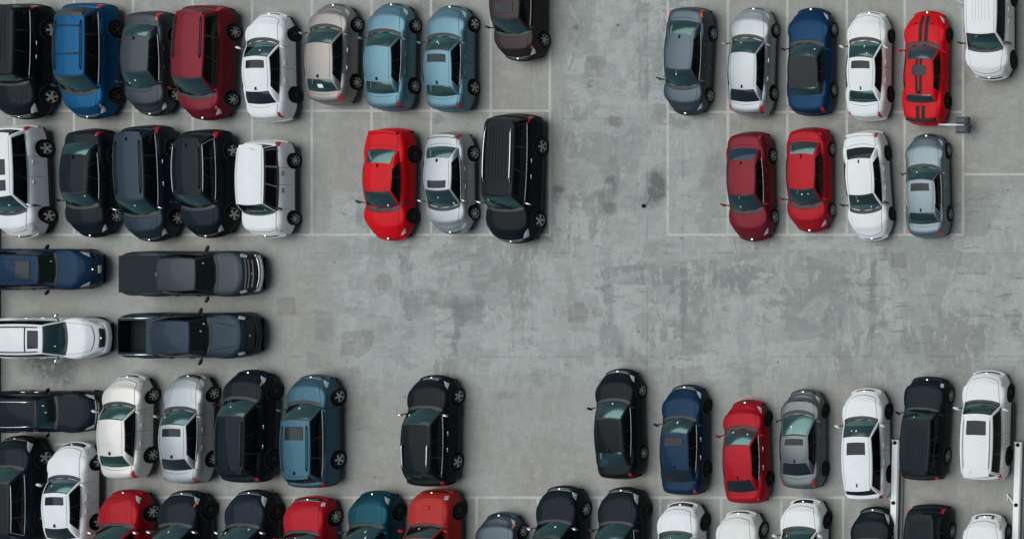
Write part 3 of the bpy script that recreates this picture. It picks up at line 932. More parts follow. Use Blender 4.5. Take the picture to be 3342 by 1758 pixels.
def concrete(name, tint=(1, 1, 1), lines=False):
    m, n, l, b = new_mat(name)
    g = NG(m)
    geo = n.new('ShaderNodeNewGeometry'); vec = geo.outputs['Position']
    sp = n.new('ShaderNodeSeparateXYZ'); l.new(vec, sp.inputs[0])
    # ragged coordinates for the edges of worn areas
    w1 = g.m('SUBTRACT', g.noise(vec, .9, 6, .7, off=3), .5)
    w2 = g.m('SUBTRACT', g.noise(vec, .9, 6, .7, off=17), .5)
    X = g.m('ADD', sp.outputs[0], g.m('MULTIPLY', w1, .9)); Y = g.m('ADD', sp.outputs[1], g.m('MULTIPLY', w2, .9))
    # streaks rubbed along and across the lanes
    sx = g.noise(vec, 1.5, 10, .76, .6, 1.7, 5)
    sy = g.noise(vec, 1.5, 10, .76, 1.8, .5, 9)
    sel = g.step(g.noise(vec, .35, 3, .6, off=21), .46, .54)
    streak = g.m('ADD', g.m('MULTIPLY', sx, sel), g.m('MULTIPLY', sy, g.m('SUBTRACT', 1, sel)))
    big = g.noise(vec, .22, 3, .55, off=2)
    worn = g.step(g.m('ADD', streak, g.m('MULTIPLY', g.m('SUBTRACT', big, .5), .45)), .47, .53)
    gritty = g.noise(vec, 7, 8, .8, .8, 1.2, 77)
    fine = g.noise(vec, 3.2, 9, .72, off=8)
    rag = g.step(g.noise(vec, 2.2, 7, .72, .7, 1.5, 12), .57, .66)
    # where the lot is scraped and patched: lanes yes, bays hardly
    lane_h = g.box(X, Y, -8, 60, -5.0, 3.4, .8)
    lane_v = g.box(X, Y, 2.4, 8.3, -4, 30, .45)
    lane = g.m('MAXIMUM', lane_h, lane_v)
    east = g.box(X, Y, 15.8, 60, -5.2, 3.4, .6)
    amount = g.m('ADD', .28, g.m('MULTIPLY', lane, .68))
    light = (.362, .384, .371, 1); mid = (.246, .260, .250, 1); warm = (.296, .290, .268, 1); dark = (.165, .178, .175, 1)
    base = g.mix(g.m('MULTIPLY', g.step(big, .35, .65), .75), warm, (.312, .322, .305, 1))
    base = g.mix(g.m('MULTIPLY', lane, .8), base, mid)
    col = g.mix(g.m('MULTIPLY', worn, amount), base, light)
    # pale bloom of the empty lanes
    col = g.mix(g.m('MULTIPLY', g.box(X, Y, -6.8, -3.6, -5, 3.6, .3), .55), col, light)
    col = g.mix(g.m('MULTIPLY', g.box(X, Y, 3.2, 6.5, 3.4, 30, .25), .5), col, light)
    col = g.mix(g.m('MULTIPLY', g.box(X, Y, 16.3, 60, -1.8, 2.2, .2), .6), col, light)
    # darker scraped bands
    bands = None
    for (px0, px1, py0, py1, k) in (
            (1303, 1345, 800, 1165, .75), (1345, 1420, 930, 1100, .45), (1480, 1575, 960, 1165, .75), (1560, 1600, 810, 960, .4),
            (1970, 2000, 740, 1075, .8), (1995, 2020, 380, 640, .6), (2218, 2242, 850, 1130, .75), (2412, 2452, 870, 1290, .7),
            (2600, 2790, 965, 1080, .6), (2640, 2770, 830, 960, .65), (2835, 2857, 800, 1190, .8), (2000, 2110, 870, 925, .75),
            (2130, 2215, 880, 990, .6), (2630, 2700, 1130, 1260, .6), (1960, 2035, 1060, 1170, .55), (2322, 2420, 880, 935, .6),
            (1765, 1800, 730, 790, .3), (1050, 1085, 1060, 1120, .6), (2080, 2115, 0, 330, .55), (1905, 1950, 90, 400, .25),
            (1955, 1985, 810, 850, .5), (1030, 1078, 1020, 1110, .55), (1000, 1050, 1150, 1200, .35)):
        x0, y1 = W2(px0, py0); x1, y0 = W2(px1, py1)
        q = g.m('MULTIPLY', g.box(X, Y, x0, x1, y0, y1, .06), k)
        bands = q if bands is None else g.m('MAXIMUM', bands, q)
    bands = g.m('MULTIPLY', bands, g.m('SUBTRACT', 1.0, g.m('MULTIPLY', g.m('MAXIMUM', g.step(streak, .50, .60), rag), .55)), clamp=True)
    bands = g.m('MULTIPLY', bands, 1.05, clamp=True)
    col = g.mix(bands, col, (.205, .219, .214, 1))
    # slab by slab differences: squarish ragged areas, lighter or darker
    for sc, fx, fy, amp in ((.42, 1.0, .6, .62), (1.05, .8, 1.1, .42)):
        cv = n.new('ShaderNodeCombineXYZ')
        l.new(g.m('MULTIPLY', g.m('ADD', X, g.m('MULTIPLY', w2, .25)), fx), cv.inputs[0]); l.new(g.m('MULTIPLY', Y, fy), cv.inputs[1])
        vb = n.new('ShaderNodeTexVoronoi'); vb.distance = 'CHEBYCHEV'; vb.inputs['Scale'].default_value = sc
        l.new(cv.outputs[0], vb.inputs['Vector'])
        sep = n.new('ShaderNodeSeparateColor'); l.new(vb.outputs['Color'], sep.inputs[0])
        area = g.m('MULTIPLY', g.m('MULTIPLY', lane, amp), g.m('SUBTRACT', 1, g.m('MULTIPLY', rag, .8)))
        col = g.mix(g.m('MULTIPLY', area, g.step(sep.outputs[0], .58, .66)), col, mid)
        col = g.mix(g.m('MULTIPLY', area, g.step(sep.outputs[1], .60, .68)), col, light)
    # broken dark crumbs, densest towards the right
    crumbs = g.m('MULTIPLY', rag, g.step(g.noise(vec, 5.5, 6, .7, .6, 1.3, 31), .50, .60))
    crumbs = g.m('MULTIPLY', crumbs, g.m('ADD', .12, g.m('ADD', g.m('MULTIPLY', lane, .45), g.m('MULTIPLY', east, .4))))
    col = g.mix(crumbs, col, dark)
    tick = g.m('MULTIPLY', g.step(g.noise(vec, 1.7, 7, .74, .45, 2.4, 91), .575, .64), g.m('ADD', .08, g.m('ADD', g.m('MULTIPLY', lane, .22), g.m('MULTIPLY', east, .38))))
    col = g.mix(tick, col, dark)
    pale = g.m('MULTIPLY', g.step(g.noise(vec, 2.0, 7, .76, 1.9, .55, 97), .57, .62), g.m('MULTIPLY', lane, .62))
    col = g.mix(pale, col, (.405, .432, .420, 1))
    # oil and water stains
    st = None
    for (px, py, rx, ry, k) in (
            (2140, 610, .62, .85, .95), (2125, 650, .75, .45, .5), (1818, 622, .36, .30, .75), (1795, 640, .40, .35, .45),
            (1985, 590, .42, .26, .6), (1998, 612, .30, .5, .55), (1985, 680, .40, .40, .6), (1975, 640, .6, .3, .35),
            (165, 1185, 1.5, .9, 1.0), (210, 1222, .7, .55, .65), (115, 1175, .8, .45, .7),
            (2330, 545, .5, .8, .35), (2310, 600, .4, .5, .3), (1432, 390, .28, .25, .45), (1265, 560, .3, .3, .25),
            (1180, 700, .35, .35, .25), (1395, 20, .9, .35, .4), (1420, 70, .3, .5, .35), (1250, 700, .3, .3, .2), (1880, 90, .15, .12, .6), (2020, 82, .14, .09, .8),
            (1925, 270, .2, .25, .35), (1500, 1000, .7, .6, .3), (2780, 430, .7, .4, .3), (2810, 640, .5, .5, .25), (2590, 560, .4, .6, .3), (3130, 250, .7, .6, .3),
            (1650, 1290, .9, .18, .3), (1180, 1380, .6, .6, .15), (2405, 400, .4, .4, .2), (1320, 1490, .4, .3, .2), (3030, 1250, .8, .3, .25)):
        x, y = W2(px, py)
        q = g.m('MULTIPLY', g.blob(X, Y, x, y, rx, ry), k)
        st = q if st is None else g.m('MAXIMUM', st, q)
    st = g.m('MULTIPLY', st, g.m('ADD', .25, g.step(g.noise(vec, 3.0, 7, .75, off=83), .34, .54)), clamp=True)
    col = g.mix(g.m('MULTIPLY', st, .85), col, (.105, .116, .114, 1))
    # rubber dust in the bays, small spots
    bay = g.m('MULTIPLY', g.step(g.noise(vec, .9, 5, .65, 1.2, .6, 41), .52, .70), .22)
    col = g.mix(bay, col, (.165, .165, .155, 1))
    vo = n.new('ShaderNodeTexVoronoi'); vo.inputs['Scale'].default_value = .75
    l.new(vec, vo.inputs['Vector'])
    spot = g.m('SUBTRACT', 1, g.step(vo.outputs['Distance'], .025, .055))
    col = g.mix(g.m('MULTIPLY', spot, .55), col, (.07, .07, .07, 1))
    # expansion joints and hairline cracks
    jt = None
    for axis, at in ((0, 1385 + 350), (0, 2112), (0, 2228), (0, 2845), (1, 388), (1, 1163), (1, 826)):
        v = W2(at, 0)[0] if axis == 0 else W2(0, at)[1]
        c = sp.outputs[axis]
        q = g.m('SUBTRACT', 1, g.step(g.m('ABSOLUTE', g.m('SUBTRACT', g.m('ADD', c, g.m('MULTIPLY', w1, .06)), v)), .012, .035))
        jt = q if jt is None else g.m('MAXIMUM', jt, q)
    jt = g.m('MULTIPLY', jt, g.m('MULTIPLY', g.step(g.noise(vec, .8, 3, .6, off=51), .45, .6), .38))
    col = g.mix(jt, col, (.13, .14, .135, 1))
    # overall grain
    gr = n.new('ShaderNodeMix'); gr.data_type = 'RGBA'; gr.blend_type = 'MULTIPLY'
    gr.inputs['Factor'].default_value = 1
    v = g.m('ADD', .56, g.m('ADD', g.m('MULTIPLY', fine, .46), g.m('MULTIPLY', gritty, .42)))
    cb_ = n.new('ShaderNodeCombineColor')
    for k in range(3): l.new(g.m('MULTIPLY', v, tint[k]), cb_.inputs[k])
    l.new(col, gr.inputs['A']); l.new(cb_.outputs[0], gr.inputs['B'])
    col = gr.outputs['Result']
    if lines:
        wear = g.m('SUBTRACT', 1, g.m('MULTIPLY', g.step(g.noise(vec, 1.6, 8, .75, off=61), .45, .72), .75))
        wear = g.m('MULTIPLY', wear, g.m('SUBTRACT', 1, g.m('MULTIPLY', g.step(g.noise(vec, 9, 4, .7, off=71), .5, .7), .3)))
        col = g.mix(g.m('MULTIPLY', wear, .88), col, (.50, .50, .47, 1))
    l.new(col, b.inputs['Base Color'])
    b.inputs['Roughness'].default_value = .88
    b.inputs['Specular IOR Level'].default_value = .2
    bp = n.new('ShaderNodeBump'); bp.inputs['Strength'].default_value = .35; bp.inputs['Distance'].default_value = .012
    l.new(fine, bp.inputs['Height']); l.new(bp.outputs[0], b.inputs['Normal'])
    return m

M_GROUND = concrete('weathered concrete')
M_LINE = concrete('worn white line paint', lines=True)
M_PATCH = concrete('repaired concrete', tint=(.83, .81, .80))

ground = obj('ground', mesh_from('ground', [(-250, -250, 0), (250, -250, 0), (250, 250, 0), (-250, 250, 0)], [(0, 1, 2, 3)], M_GROUND, None, False))
ground['kind'] = 'structure'

def stripe(px0, py0, px1, py1, w=.115):
    """painted line between two spots of the plan, 4 mm above the concrete"""
    (x0, y0), (x1, y1) = W2(px0, py0), W2(px1, py1)
    z = .004 if px0 == px1 else .008
    if px0 == px1: q = (x0 - w / 2, x0 + w / 2, min(y0, y1), max(y0, y1))
    else: q = (min(x0, x1), max(x0, x1), y0 - w / 2, y0 + w / 2)
    o = obj('painted_line', mesh_from('painted_line', [(q[0], q[2], z), (q[1], q[2], z), (q[1], q[3], z), (q[0], q[3], z)], [(0, 1, 2, 3)], M_LINE, None, False))
    o['kind'] = 'structure'
for px in (47, 242, 435, 629, 823, 1018, 1213, 1407, 1602, 1795):
    stripe(px, -60, px, 768)
stripe(6, 362, 1797, 362); stripe(6, 766, 1797, 766)
for px in (2180, 2376, 2570, 2764, 2953, 3143):
    stripe(px, -60 if px < 3140 else 28, px, 768)
stripe(2178, 366, 3145, 366); stripe(2178, 766, 3145, 766)
stripe(3143, 569, 3420, 569)
stripe(180, 1448, 420, 1448)
stripe(354, 1448, 354, 1850)
stripe(354, 1622, 2885, 1622)
for px in (560, 760, 958, 1157, 1357, 1556, 1756, 1955, 2155, 2354, 2550, 2752):
    stripe(px, 1622, px, 1850)

def patch_of(px_pts, seed):
    """a cast patch of newer, darker concrete with a ragged outline, 1.5 mm proud"""
    r = random.Random(seed); P = [Vector((*W2(*p), 0)) for p in px_pts]; ring = []
    for i, p in enumerate(P):
        q = P[(i + 1) % len(P)]; k = max(2, int((q - p).length / .12))
        for j in range(k):
            t = p.lerp(q, j / k); ring.append((t.x + r.uniform(-.018, .018), t.y + r.uniform(-.018, .018), .0035))
    c = sum((Vector(v) for v in ring), Vector()) / len(ring)
    n = len(ring)
    v = ring + [tuple(c)] + [(a, b_, -.02) for a, b_, _ in ring]
    f = [(i, (i + 1) % n, n) for i in range(n)] + [(i, n + 1 + i, n + 1 + (i + 1) % n, (i + 1) % n) for i in range(n)]
    o = obj('concrete_patch', mesh_from('concrete_patch', v, f, M_PATCH, None, False)); o['kind'] = 'structure'
def rounded(x0, y0, x1, y1, r):
    out = []
    for cx, cy, a0 in ((x1 - r, y0 + r, -90), (x1 - r, y1 - r, 0), (x0 + r, y1 - r, 90), (x0 + r, y0 + r, 180)):
        for k in range(5):
            a = math.radians(a0 + 90 * k / 4); out.append((cx + r * math.cos(a), cy + r * math.sin(a)))
    return out
patch_of(rounded(1908, 183, 1976, 253, 16), 1)
patch_of(rounded(1224, 893, 1278, 946, 18), 2)
patch_of([(1113, 1082), (1190, 1075), (1216, 1078), (1219, 1110), (1206, 1142), (1170, 1168), (1152, 1160), (1113, 1157)], 3)
patch_of([(904, 968), (962, 968), (963, 1000), (968, 1027), (906, 1026)], 4)
patch_of([(1853, 1012), (1868, 990), (1885, 982), (1903, 988), (1919, 1008), (1920, 1044), (1910, 1052), (1854, 1052)], 5)
patch_of(rounded(1934, 1002, 1966, 1034, 9), 6)
patch_of([(2866, 812), (2896, 811), (2896, 846), (2880, 849), (2867, 845)], 7)
patch_of([(2908, 827), (2958, 823), (2957, 874), (2908, 872)], 8)
patch_of(rounded(1987, 380, 2030, 412, 14), 9)

CARS = [
    ('suv', 'suv', 'big', 'black', -21.33, 9.35, -90.6, 5.12, 1.56, -1.45, 1.19, 0.72, -2.27, -2.5,
     {'chrome': 1, 'hc': 'chrome', 'ribs': 1, 'rim': 1, 'grille': 'chrome'},
     'big black suv with ribbed roof, half cut off at the top left corner'),
    ('minivan', 'minivan', 'van', 'blue', -18.37, 9.37, -90.0, 5.15, 1.58, -1.48, 1.6, 0.75, -1.96, -2.41,
     {'cross': 1, 'rails': 'black', 'rear_spoil': 1, 'grille': 'chrome', 'rim': 0, 'rdark': 1, 'chrome': 2, 'orange': 1},
     'bright blue people carrier with two black crossbars on its roof, nose down'),
    ('sedan', 'car', 'sedan', 'darkgrey', -15.71, 9.27, -90, 4.66, 1.4, -1.26, 1.35, 0.44, -1.13, -1.8,
     {'chrome': 1, 'rim': 1, 'tlbig': 1, 'grille': 'chrome'},
     'dark grey sedan squeezed between the bright blue people carrier and the maroon one'),
    ('minivan', 'minivan', 'van', 'maroon', -13.13, 9.29, -92.0, 5.1, 1.59, -1.45, 1.69, 0.77, -2.08, -2.4,
     {'rails': 'black', 'rim': 3, 'orange': 1, 'shortrail': 1},
     'maroon people carrier with short black roof rails, nose down, beside a white sedan'),
    ('sedan', 'car', 'sedan', 'white', -10.31, 9.11, 91.3, 4.85, 1.51, -1.27, 1.28, 0.4, -1.14, -1.84,
     {'sun': 1, 'rim': 2, 'rtint': 1, 'wm': 'body'},
     'white sedan with sunroof and left mirror out, nose up, beside the maroon people carrier'),
    ('sedan', 'car', 'sedan', 'taupe', -7.53, 9.68, 89.1, 4.51, 1.4, -1.23, 1.32, 0.43, -1.16, -1.85,
     {'hc': 'chrome', 'rim': 3, 'fin': 1, 'tlbig': 1},
     'greyish beige sedan, nose up, with a white card in its rear window'),
    ('sedan', 'car', 'sedan', 'lightblue', -4.92, 9.55, 89.1, 4.81, 1.47, -1.27, 1.23, 0.42, -1.14, -1.82,
     {'rim': 3, 'chrome': 1, 'rglass': 'beige', 'fin': 1, 'plate': 0},
     'light blue sedan without sunroof, left one of the two light blue cars'),
    ('sedan', 'car', 'sedan', 'lightblue', -2.26, 9.48, 90.0, 4.75, 1.61, -1.28, 1.11, 0.3, -1.24, -1.84,
     {'sun': 1, 'rim': 1, 'chrome': 1, 'rglass': 'beige'},
     'light blue sedan with a sunroof, right one of the two light blue cars'),
    ('suv', 'suv', 'suv', 'brown', 0.9, 11.67, -90, 4.55, 1.32, -1.28, 1.31, 0.53, -1.54, -2.07,
     {'sun': 1, 'rim': 3, 'chrome': 1, 'grille': 'chrome', 'orange': 1},
     'dark brown car cut off by the top edge, nose down over an empty bay'),
    ('sedan', 'car', 'sedan', 'slate', 8.43, 9.37, -93.2, 4.81, 1.49, -1.31, 1.36, 0.45, -1.09, -1.87,
     {'rim': 3, 'chrome': 1, 'ramber': 1, 'grille': 'black'},
     'slate grey sedan with orange tail lamps, nose down, left end of the upper right block'),
    ('sedan', 'car', 'sedan', 'silver', 11.29, 9.34, 88.3, 4.85, 1.49, -1.38, 1.19, 0.34, -1.28, -1.95,
     {'rim': 3, 'rtint': 1, 'fin': 1, 'hc': 'chrome', 'tlbig': 1},
     'silver sedan, nose up, in the upper right block between slate grey and blue cars'),
    ('convertible', 'car', 'coupe', 'navyblue', 13.92, 9.35, 90.0, 4.79, 1.48, -1.26, 0.95, 0.16, -1.22, -1.67,
     {'soft': 1, 'rim': 3, 'crease': 1},
     'blue convertible with closed black fabric top, nose up'),
    ('sedan', 'car', 'sedan', 'white', 16.53, 9.15, 89.5, 4.84, 1.42, -1.25, 1.26, 0.32, -1.15, -1.8,
     {'sun': 1, 'rim': 2, 'fin': 1},
     'white sedan with sunroof, nose up, parked beside the red car with black stripes'),
    ('coupe', 'car', 'coupe', 'brightred', 19.09, 9.06, 88.8, 5.09, 1.56, -1.45, 1.16, 0.32, -1.24, -1.72,
     {'stripes': 1, 'rim': 4, 'spoiler': 1, 'mus': 1},
     'bright red muscle coupe with twin black stripes along hood, roof and boot'),
    ('pickup_truck', 'truck', 'big', 'white', 22.0, 11.05, -90, 5.03, 1.64, -1.23, 1.39, 0.62, -2.08, -2.37,
     {'ribs': 1, 'rim': 2, 'hc': 'chrome', 'mir': 'black'},
     'white truck with ribbed roof cut off at the top right, nose down, black mirrors'),
    ('suv', 'suv', 'suv', 'white', -21.5, 3.96, -87.6, 5.01, 1.57, -1.47, 1.54, 0.7, -2.02, -2.37,
     {'sun': 2, 'rim': 1, 'hc': 'chrome', 'rtint': 1, 'pearl': 1},
     'white suv with two dark roof windows, half cut off at the left edge, nose down'),
    ('sedan', 'car', 'sedan', 'black2', -18.39, 3.9, -90, 4.82, 1.49, -1.25, 1.22, 0.44, -1.23, -1.89,
     {'rim': 3, 'chrome': 1, 'fin': 1},
     'charcoal sedan with pale green rear window, nose down, second from left in its row'),
    ('suv', 'suv', 'suv', 'slateblue', -15.7, 3.88, -87.5, 5.16, 1.6, -1.57, 1.57, 0.76, -2.14, -2.46,
     {'rails': 'black', 'rim': 3, 'chrome': 1, 'hc': 'chrome', 'fin': 1, 'mir': 'chrome', 'tlbig': 1, 'grille': 'chrome'},
     'long dark slate blue suv with black roof rails and chrome mirrors, nose down'),
    ('suv', 'suv', 'suv', 'black2', -13.12, 3.87, -88.7, 4.8, 1.4, -1.47, 1.25, 0.51, -1.83, -2.24,
     {'rim': 1, 'chrome': 3, 'fin': 1, 'rails': 'black', 'tlbig': 1, 'grille': 'chrome'},
     'black crossover with chrome framed side windows, beside the small white box car'),
    ('box_car', 'car', 'box', 'white', -10.38, 3.64, -90.0, 4.33, 1.35, -1.28, 1.22, 0.74, -1.82, -2.01,
     {'pillar': 'black', 'rim': 3, 'mir': 'black', 'handle': 'black'},
     'small boxy white car with white roof, black pillars and black door handle, nose down'),
    ('coupe', 'car', 'coupe', 'brightred', -4.98, 3.84, -91.3, 5.0, 1.45, -1.39, 1.28, 0.34, -0.89, -1.72,
     {'rim': 2, 'mir': 'black', 'rwing': 1, 'bigrear': 1},
     'bright red two door coupe without stripes, nose down, beside a silver sedan with sunroof'),
    ('sedan', 'car', 'sedan', 'silver', -2.26, 3.9, -89.6, 4.53, 1.36, -1.35, 1.27, 0.35, -1.07, -1.73,
     {'sun': 3, 'rim': 3, 'fin': 1, 'chrome': 1, 'mir': 'chrome', 'rwing': 1},
     'silver sedan with sunroof, nose down, between the red coupe and the huge black suv'),
    ('suv', 'suv', 'big', 'black', 0.71, 4.1, -91.8, 5.74, 1.85, -1.48, 1.53, 0.82, -2.48, -2.76,
     {'ribs': 1, 'rails': 'chrome', 'rim': 1, 'chrome': 2, 'hc': 'chrome', 'mir': 'chrome', 'grille': 'chrome', 'tlbig': 1},
     'huge black suv with long chrome roof rails, nose down, at the row end'),
    ('sedan', 'car', 'sedan', 'maroon', 11.23, 3.74, -88.5, 4.86, 1.39, -1.38, 1.27, 0.39, -1.13, -1.83,
     {'rim': 3, 'chrome': 1, 'rtint': 2},
     'dark maroon sedan with blue tinted rear window, nose down'),
    ('sedan', 'car', 'sedan', 'red', 13.87, 4.04, -90.0, 4.64, 1.36, -1.4, 1.33, 0.43, -1.11, -1.81,
     {'rim': 3},
     'deep red sedan with red mirrors, nose down, between maroon and white sedans'),
    ('sedan', 'car', 'sedan', 'white', 16.5, 3.78, -86.1, 4.88, 1.38, -1.44, 1.28, 0.43, -1.16, -1.82,
     {'rim': 2, 'rtint': 1, 'mir': 'black', 'rwing': 1},
     'white sedan without sunroof, black mirror, standing slightly askew, nose down'),
    ('sedan', 'car', 'sedan', 'greyblue', 19.16, 3.77, 91.4, 4.62, 1.6, -1.28, 0.99, 0.27, -1.18, -1.82,
     {'sun': 1, 'rim': 3, 'chrome': 3, 'fin': 1, 'crease': 1},
     'grey blue sedan with sunroof, nose up, right below the red striped coupe'),
    ('suv', 'suv', 'suv', 'navy', -20.53, 0.04, 0, 4.95, 1.5, -1.4, 1.27, 0.85, -1.95, -2.27,
     {'sun': 1, 'rim': 3, 'plate': 1},
     'dark blue suv with white headlamps, nose to the right, cut off at the left edge'),
    ('pickup_truck', 'pickup truck', 'pickup', 'darkgrey', -13.65, -0.15, 0, 5.64, 1.87, -1.47, 1.67, 1.17, -0.55, -0.7,
     {'cover': 1, 'grille': 'chrome', 'rim': 3, 'mir': 'black'},
     'dark grey pickup truck with black bed cover and chrome grille, nose to the right'),
    ('suv', 'suv', 'suv', 'white', -20.16, -3.03, 0, 4.95, 1.5, -1.4, 1.33, 0.7, -1.95, -2.27,
     {'sun': 4, 'rim': 3, 'hc': 'chrome', 'rails': 'black', 'grille': 'black', 'mir': 'chrome'},
     'white suv lying crosswise at the left edge, nose to the right, above a wet stain'),
    ('pickup_truck', 'pickup truck', 'pickup', 'slateblue', -13.74, -2.91, 0, 5.66, 1.88, -1.48, 1.46, 0.99, -0.73, -0.88,
     {'open': 1, 'rim': 3, 'mir': 'black', 'grille': 'black', 'deephood': 1},
     'slate blue pickup truck with open bed and chrome bed rails, nose to the right'),
    ('suv', 'suv', 'suv', 'black2', -20.31, -6.33, 0, 4.95, 1.5, -1.4, 1.08, 0.52, -1.95, -2.27,
     {'rails': 'chrome', 'rim': 3, 'hc': 'chrome', 'grille': 'chrome'},
     'black suv with chrome roof rails, nose to the right, lowest of the crosswise vehicles'),
    ('sedan', 'car', 'sedan', 'cream', -16.75, -7.04, 89.2, 4.66, 1.41, -1.28, 1.22, 0.46, -1.15, -1.82,
     {'rim': 3, 'tlbig': 1},
     'cream white sedan, nose up, just right of the crosswise black suv'),
    ('sedan', 'car', 'sedan', 'silver', -14.01, -7.13, 89.8, 4.89, 1.57, -1.38, 1.1, 0.32, -1.2, -1.89,
     {'sun': 1, 'rim': 3, 'chrome': 1, 'fin': 1, 'rdark': 1, 'grille': 'chrome'},
     'silver sedan with sunroof, nose up, between cream sedan and black suv'),
    ('suv', 'suv', 'suv', 'black2', -11.24, -7.0, 88.3, 4.98, 1.59, -1.47, 1.45, 0.61, -1.86, -2.3,
     {'rim': 2, 'hc': 'chrome', 'rails': 'black', 'orange': 1, 'fin': 1, 'rdark': 1},
     'black suv with orange side marker, nose up, parked left of the teal suv with sunroof'),
    ('suv', 'suv', 'suv', 'teal', -8.36, -7.22, 90.0, 5.01, 1.53, -1.31, 1.47, 0.64, -1.87, -2.31,
     {'sun': 1, 'rim': 1, 'chrome': 2, 'rails': 'body', 'fin': 1, 'grille': 'chrome'},
     'greyish teal suv with sunroof, nose up, at the right end of its group'),
    ('suv', 'suv', 'suv', 'black', -3.01, -7.2, 88.9, 4.91, 1.53, -1.42, 1.24, 0.43, -1.7, -2.25,
     {'rails': 'chromeshort', 'rim': 1, 'chrome': 2, 'hc': 'chrome', 'mir': 'chrome', 'grille': 'teeth'},
     'black suv standing alone in the middle of empty bays, nose up, chrome mirrors'),
    ('sedan', 'car', 'sedan', 'black', 5.33, -6.92, 91.6, 4.89, 1.47, -1.35, 1.27, 0.37, -1.11, -1.95,
     {'rim': 3, 'chrome': 1, 'rdark': 1, 'bluething': 1, 'grille': 'chrome'},
     'black sedan with something bright blue behind the rear window, nose up'),
    ('sedan', 'car', 'sedan', 'navy', 8.26, -7.63, 90.0, 4.89, 1.54, -1.32, 1.22, 0.44, -1.19, -1.91,
     {'sun': 1, 'rim': 4, 'hc': 'chrome', 'rdark': 1, 'chrome': 1, 'grille': 'chrome'},
     'navy blue sedan with sunroof, nose up, between black and red sedans'),
    ('sedan', 'car', 'sedan', 'red', 11.04, -8.16, 91.8, 4.59, 1.48, -1.26, 1.28, 0.42, -1.1, -1.82,
     {'rim': 4, 'hc': 'chrome', 'rdark': 1, 'chrome': 1},
     'red sedan, nose up, poking down over the painted line beside the navy sedan'),
    ('sedan', 'car', 'sedan', 'grey', 13.58, -7.6, 90.0, 4.42, 1.3, -1.35, 1.4, 0.3, -0.9, -1.65,
     {'sun': 1, 'rim': 4, 'rdark': 1, 'tlbig': 1, 'grille': 'chrome'},
     'mid grey sedan with sunroof, nose up, between red sedan and white suv'),
    ('suv', 'suv', 'suv', 'white', 16.45, -7.81, 91.2, 4.95, 1.48, -1.37, 1.36, 0.51, -1.8, -2.27,
     {'sun': 1, 'rim': 4, 'hc': 'body', 'fin': 1},
     'white suv with sunroof and black wheels, nose up, left of the white barrier'),
    ('suv', 'suv', 'jeep', 'black2', 19.13, -7.1, 86.9, 4.56, 1.5, -1.23, 1.07, 0.56, -1.77, -2.08,
     {'ribs': 1, 'rim': 3, 'orange': 0},
     'boxy black off-road suv with ribbed roof, nose up, beside the white barrier'),
    ('suv', 'suv', 'big', 'white', 21.83, -6.97, 88.5, 4.88, 1.5, -1.36, 1.26, 0.7, -1.97, -2.24,
     {'sun': 1, 'rails': 'body', 'rim': 4, 'hc': 'chrome', 'orange': 1, 'tlbig': 1, 'step': 1},
     'tall white off-road suv with sunroof and red tail lamps, nose up, at the right edge'),
    ('suv', 'suv', 'suv', 'black2', -21.61, -9.85, 90, 4.77, 1.41, -1.31, 1.25, 0.49, -1.84, -2.18,
     {'rim': 1, 'chrome': 3, 'grille': 'chrome', 'biglamp': 1},
     'black suv in the bottom left corner, nose up, cut off on its left side'),
    ('sedan', 'car', 'sedan', 'white', -19.2, -10.12, 90, 4.74, 1.49, -1.21, 1.04, 0.29, -1.27, -1.95,
     {'sun': 1, 'rim': 1, 'grille': 'chrome', 'rdark': 1},
     'white sedan with sunroof, nose up, near the bottom left corner beside a black suv'),
    ('suv', 'suv', 'suv', 'red', -16.76, -12.2, 90, 4.65, 1.33, -1.32, 1.01, 0.32, -1.66, -2.12,
     {'rim': 3, 'mir': 'chrome', 'crease': 1},
     'red car with chrome mirrors cut off by the bottom edge, leftmost red one there'),
    ('suv', 'suv', 'suv', 'black2', -14.14, -12.27, 90, 4.7, 1.5, -1.18, 1.11, 0.38, -1.67, -2.15,
     {'rim': 2, 'mir': 'chrome', 'grille': 'chrome', 'orange': 1},
     'black suv cut off by the bottom edge right beside the leftmost red car'),
    ('suv', 'suv', 'suv', 'navyblack', -11.13, -12.28, 90, 4.79, 1.43, -1.31, 1.09, 0.37, -1.71, -2.19,
     {'rim': 2, 'mir': 'chrome', 'grille': 'chrome', 'crease': 1, 'biglamp': 1},
     'very dark navy suv with long white headlamp, cut off by the bottom edge'),
    ('suv', 'suv', 'suv', 'red2', -8.51, -12.52, 90, 4.67, 1.42, -1.24, 1.01, 0.43, -1.65, -2.13,
     {'rim': 3, 'grille': 'chrome', 'square': 1},
     'red suv with wide grille, at the bottom edge left of a petrol blue one'),
    ('suv', 'suv', 'suv', 'petrol', -5.62, -12.26, 90, 4.65, 1.42, -1.24, 1.07, 0.35, -1.66, -2.12,
     {'rim': 2, 'crease': 1},
     'petrol blue suv cut off by the bottom edge, between two red cars'),
    ('suv', 'suv', 'jeep', 'orange', -2.88, -12.21, 90, 4.7, 1.43, -1.25, 1.01, 0.46, -1.79, -2.15,
     {'rim': 2, 'scoop': 1, 'square': 1, 'hc': 'body'},
     'orange red off-road suv with hood scoop, cut off by the bottom edge'),
    ('sedan', 'car', 'sedan', 'slate', -0.06, -13.26, 90, 4.68, 1.51, -1.16, 1.23, 0.58, -1.06, -1.7,
     {'rim': 3, 'orange': 1, 'crease': 1},
     'low slate grey car whose hood alone shows at the bottom edge'),
    ('suv', 'suv', 'suv', 'black2', 2.76, -12.12, 90, 4.82, 1.35, -1.4, 1.1, 0.35, -1.74, -2.21,
     {'rim': 3, 'grille': 'chrome', 'mir': 'chrome'},
     'black suv with chrome mirrors, left one of two black suvs at the bottom edge'),
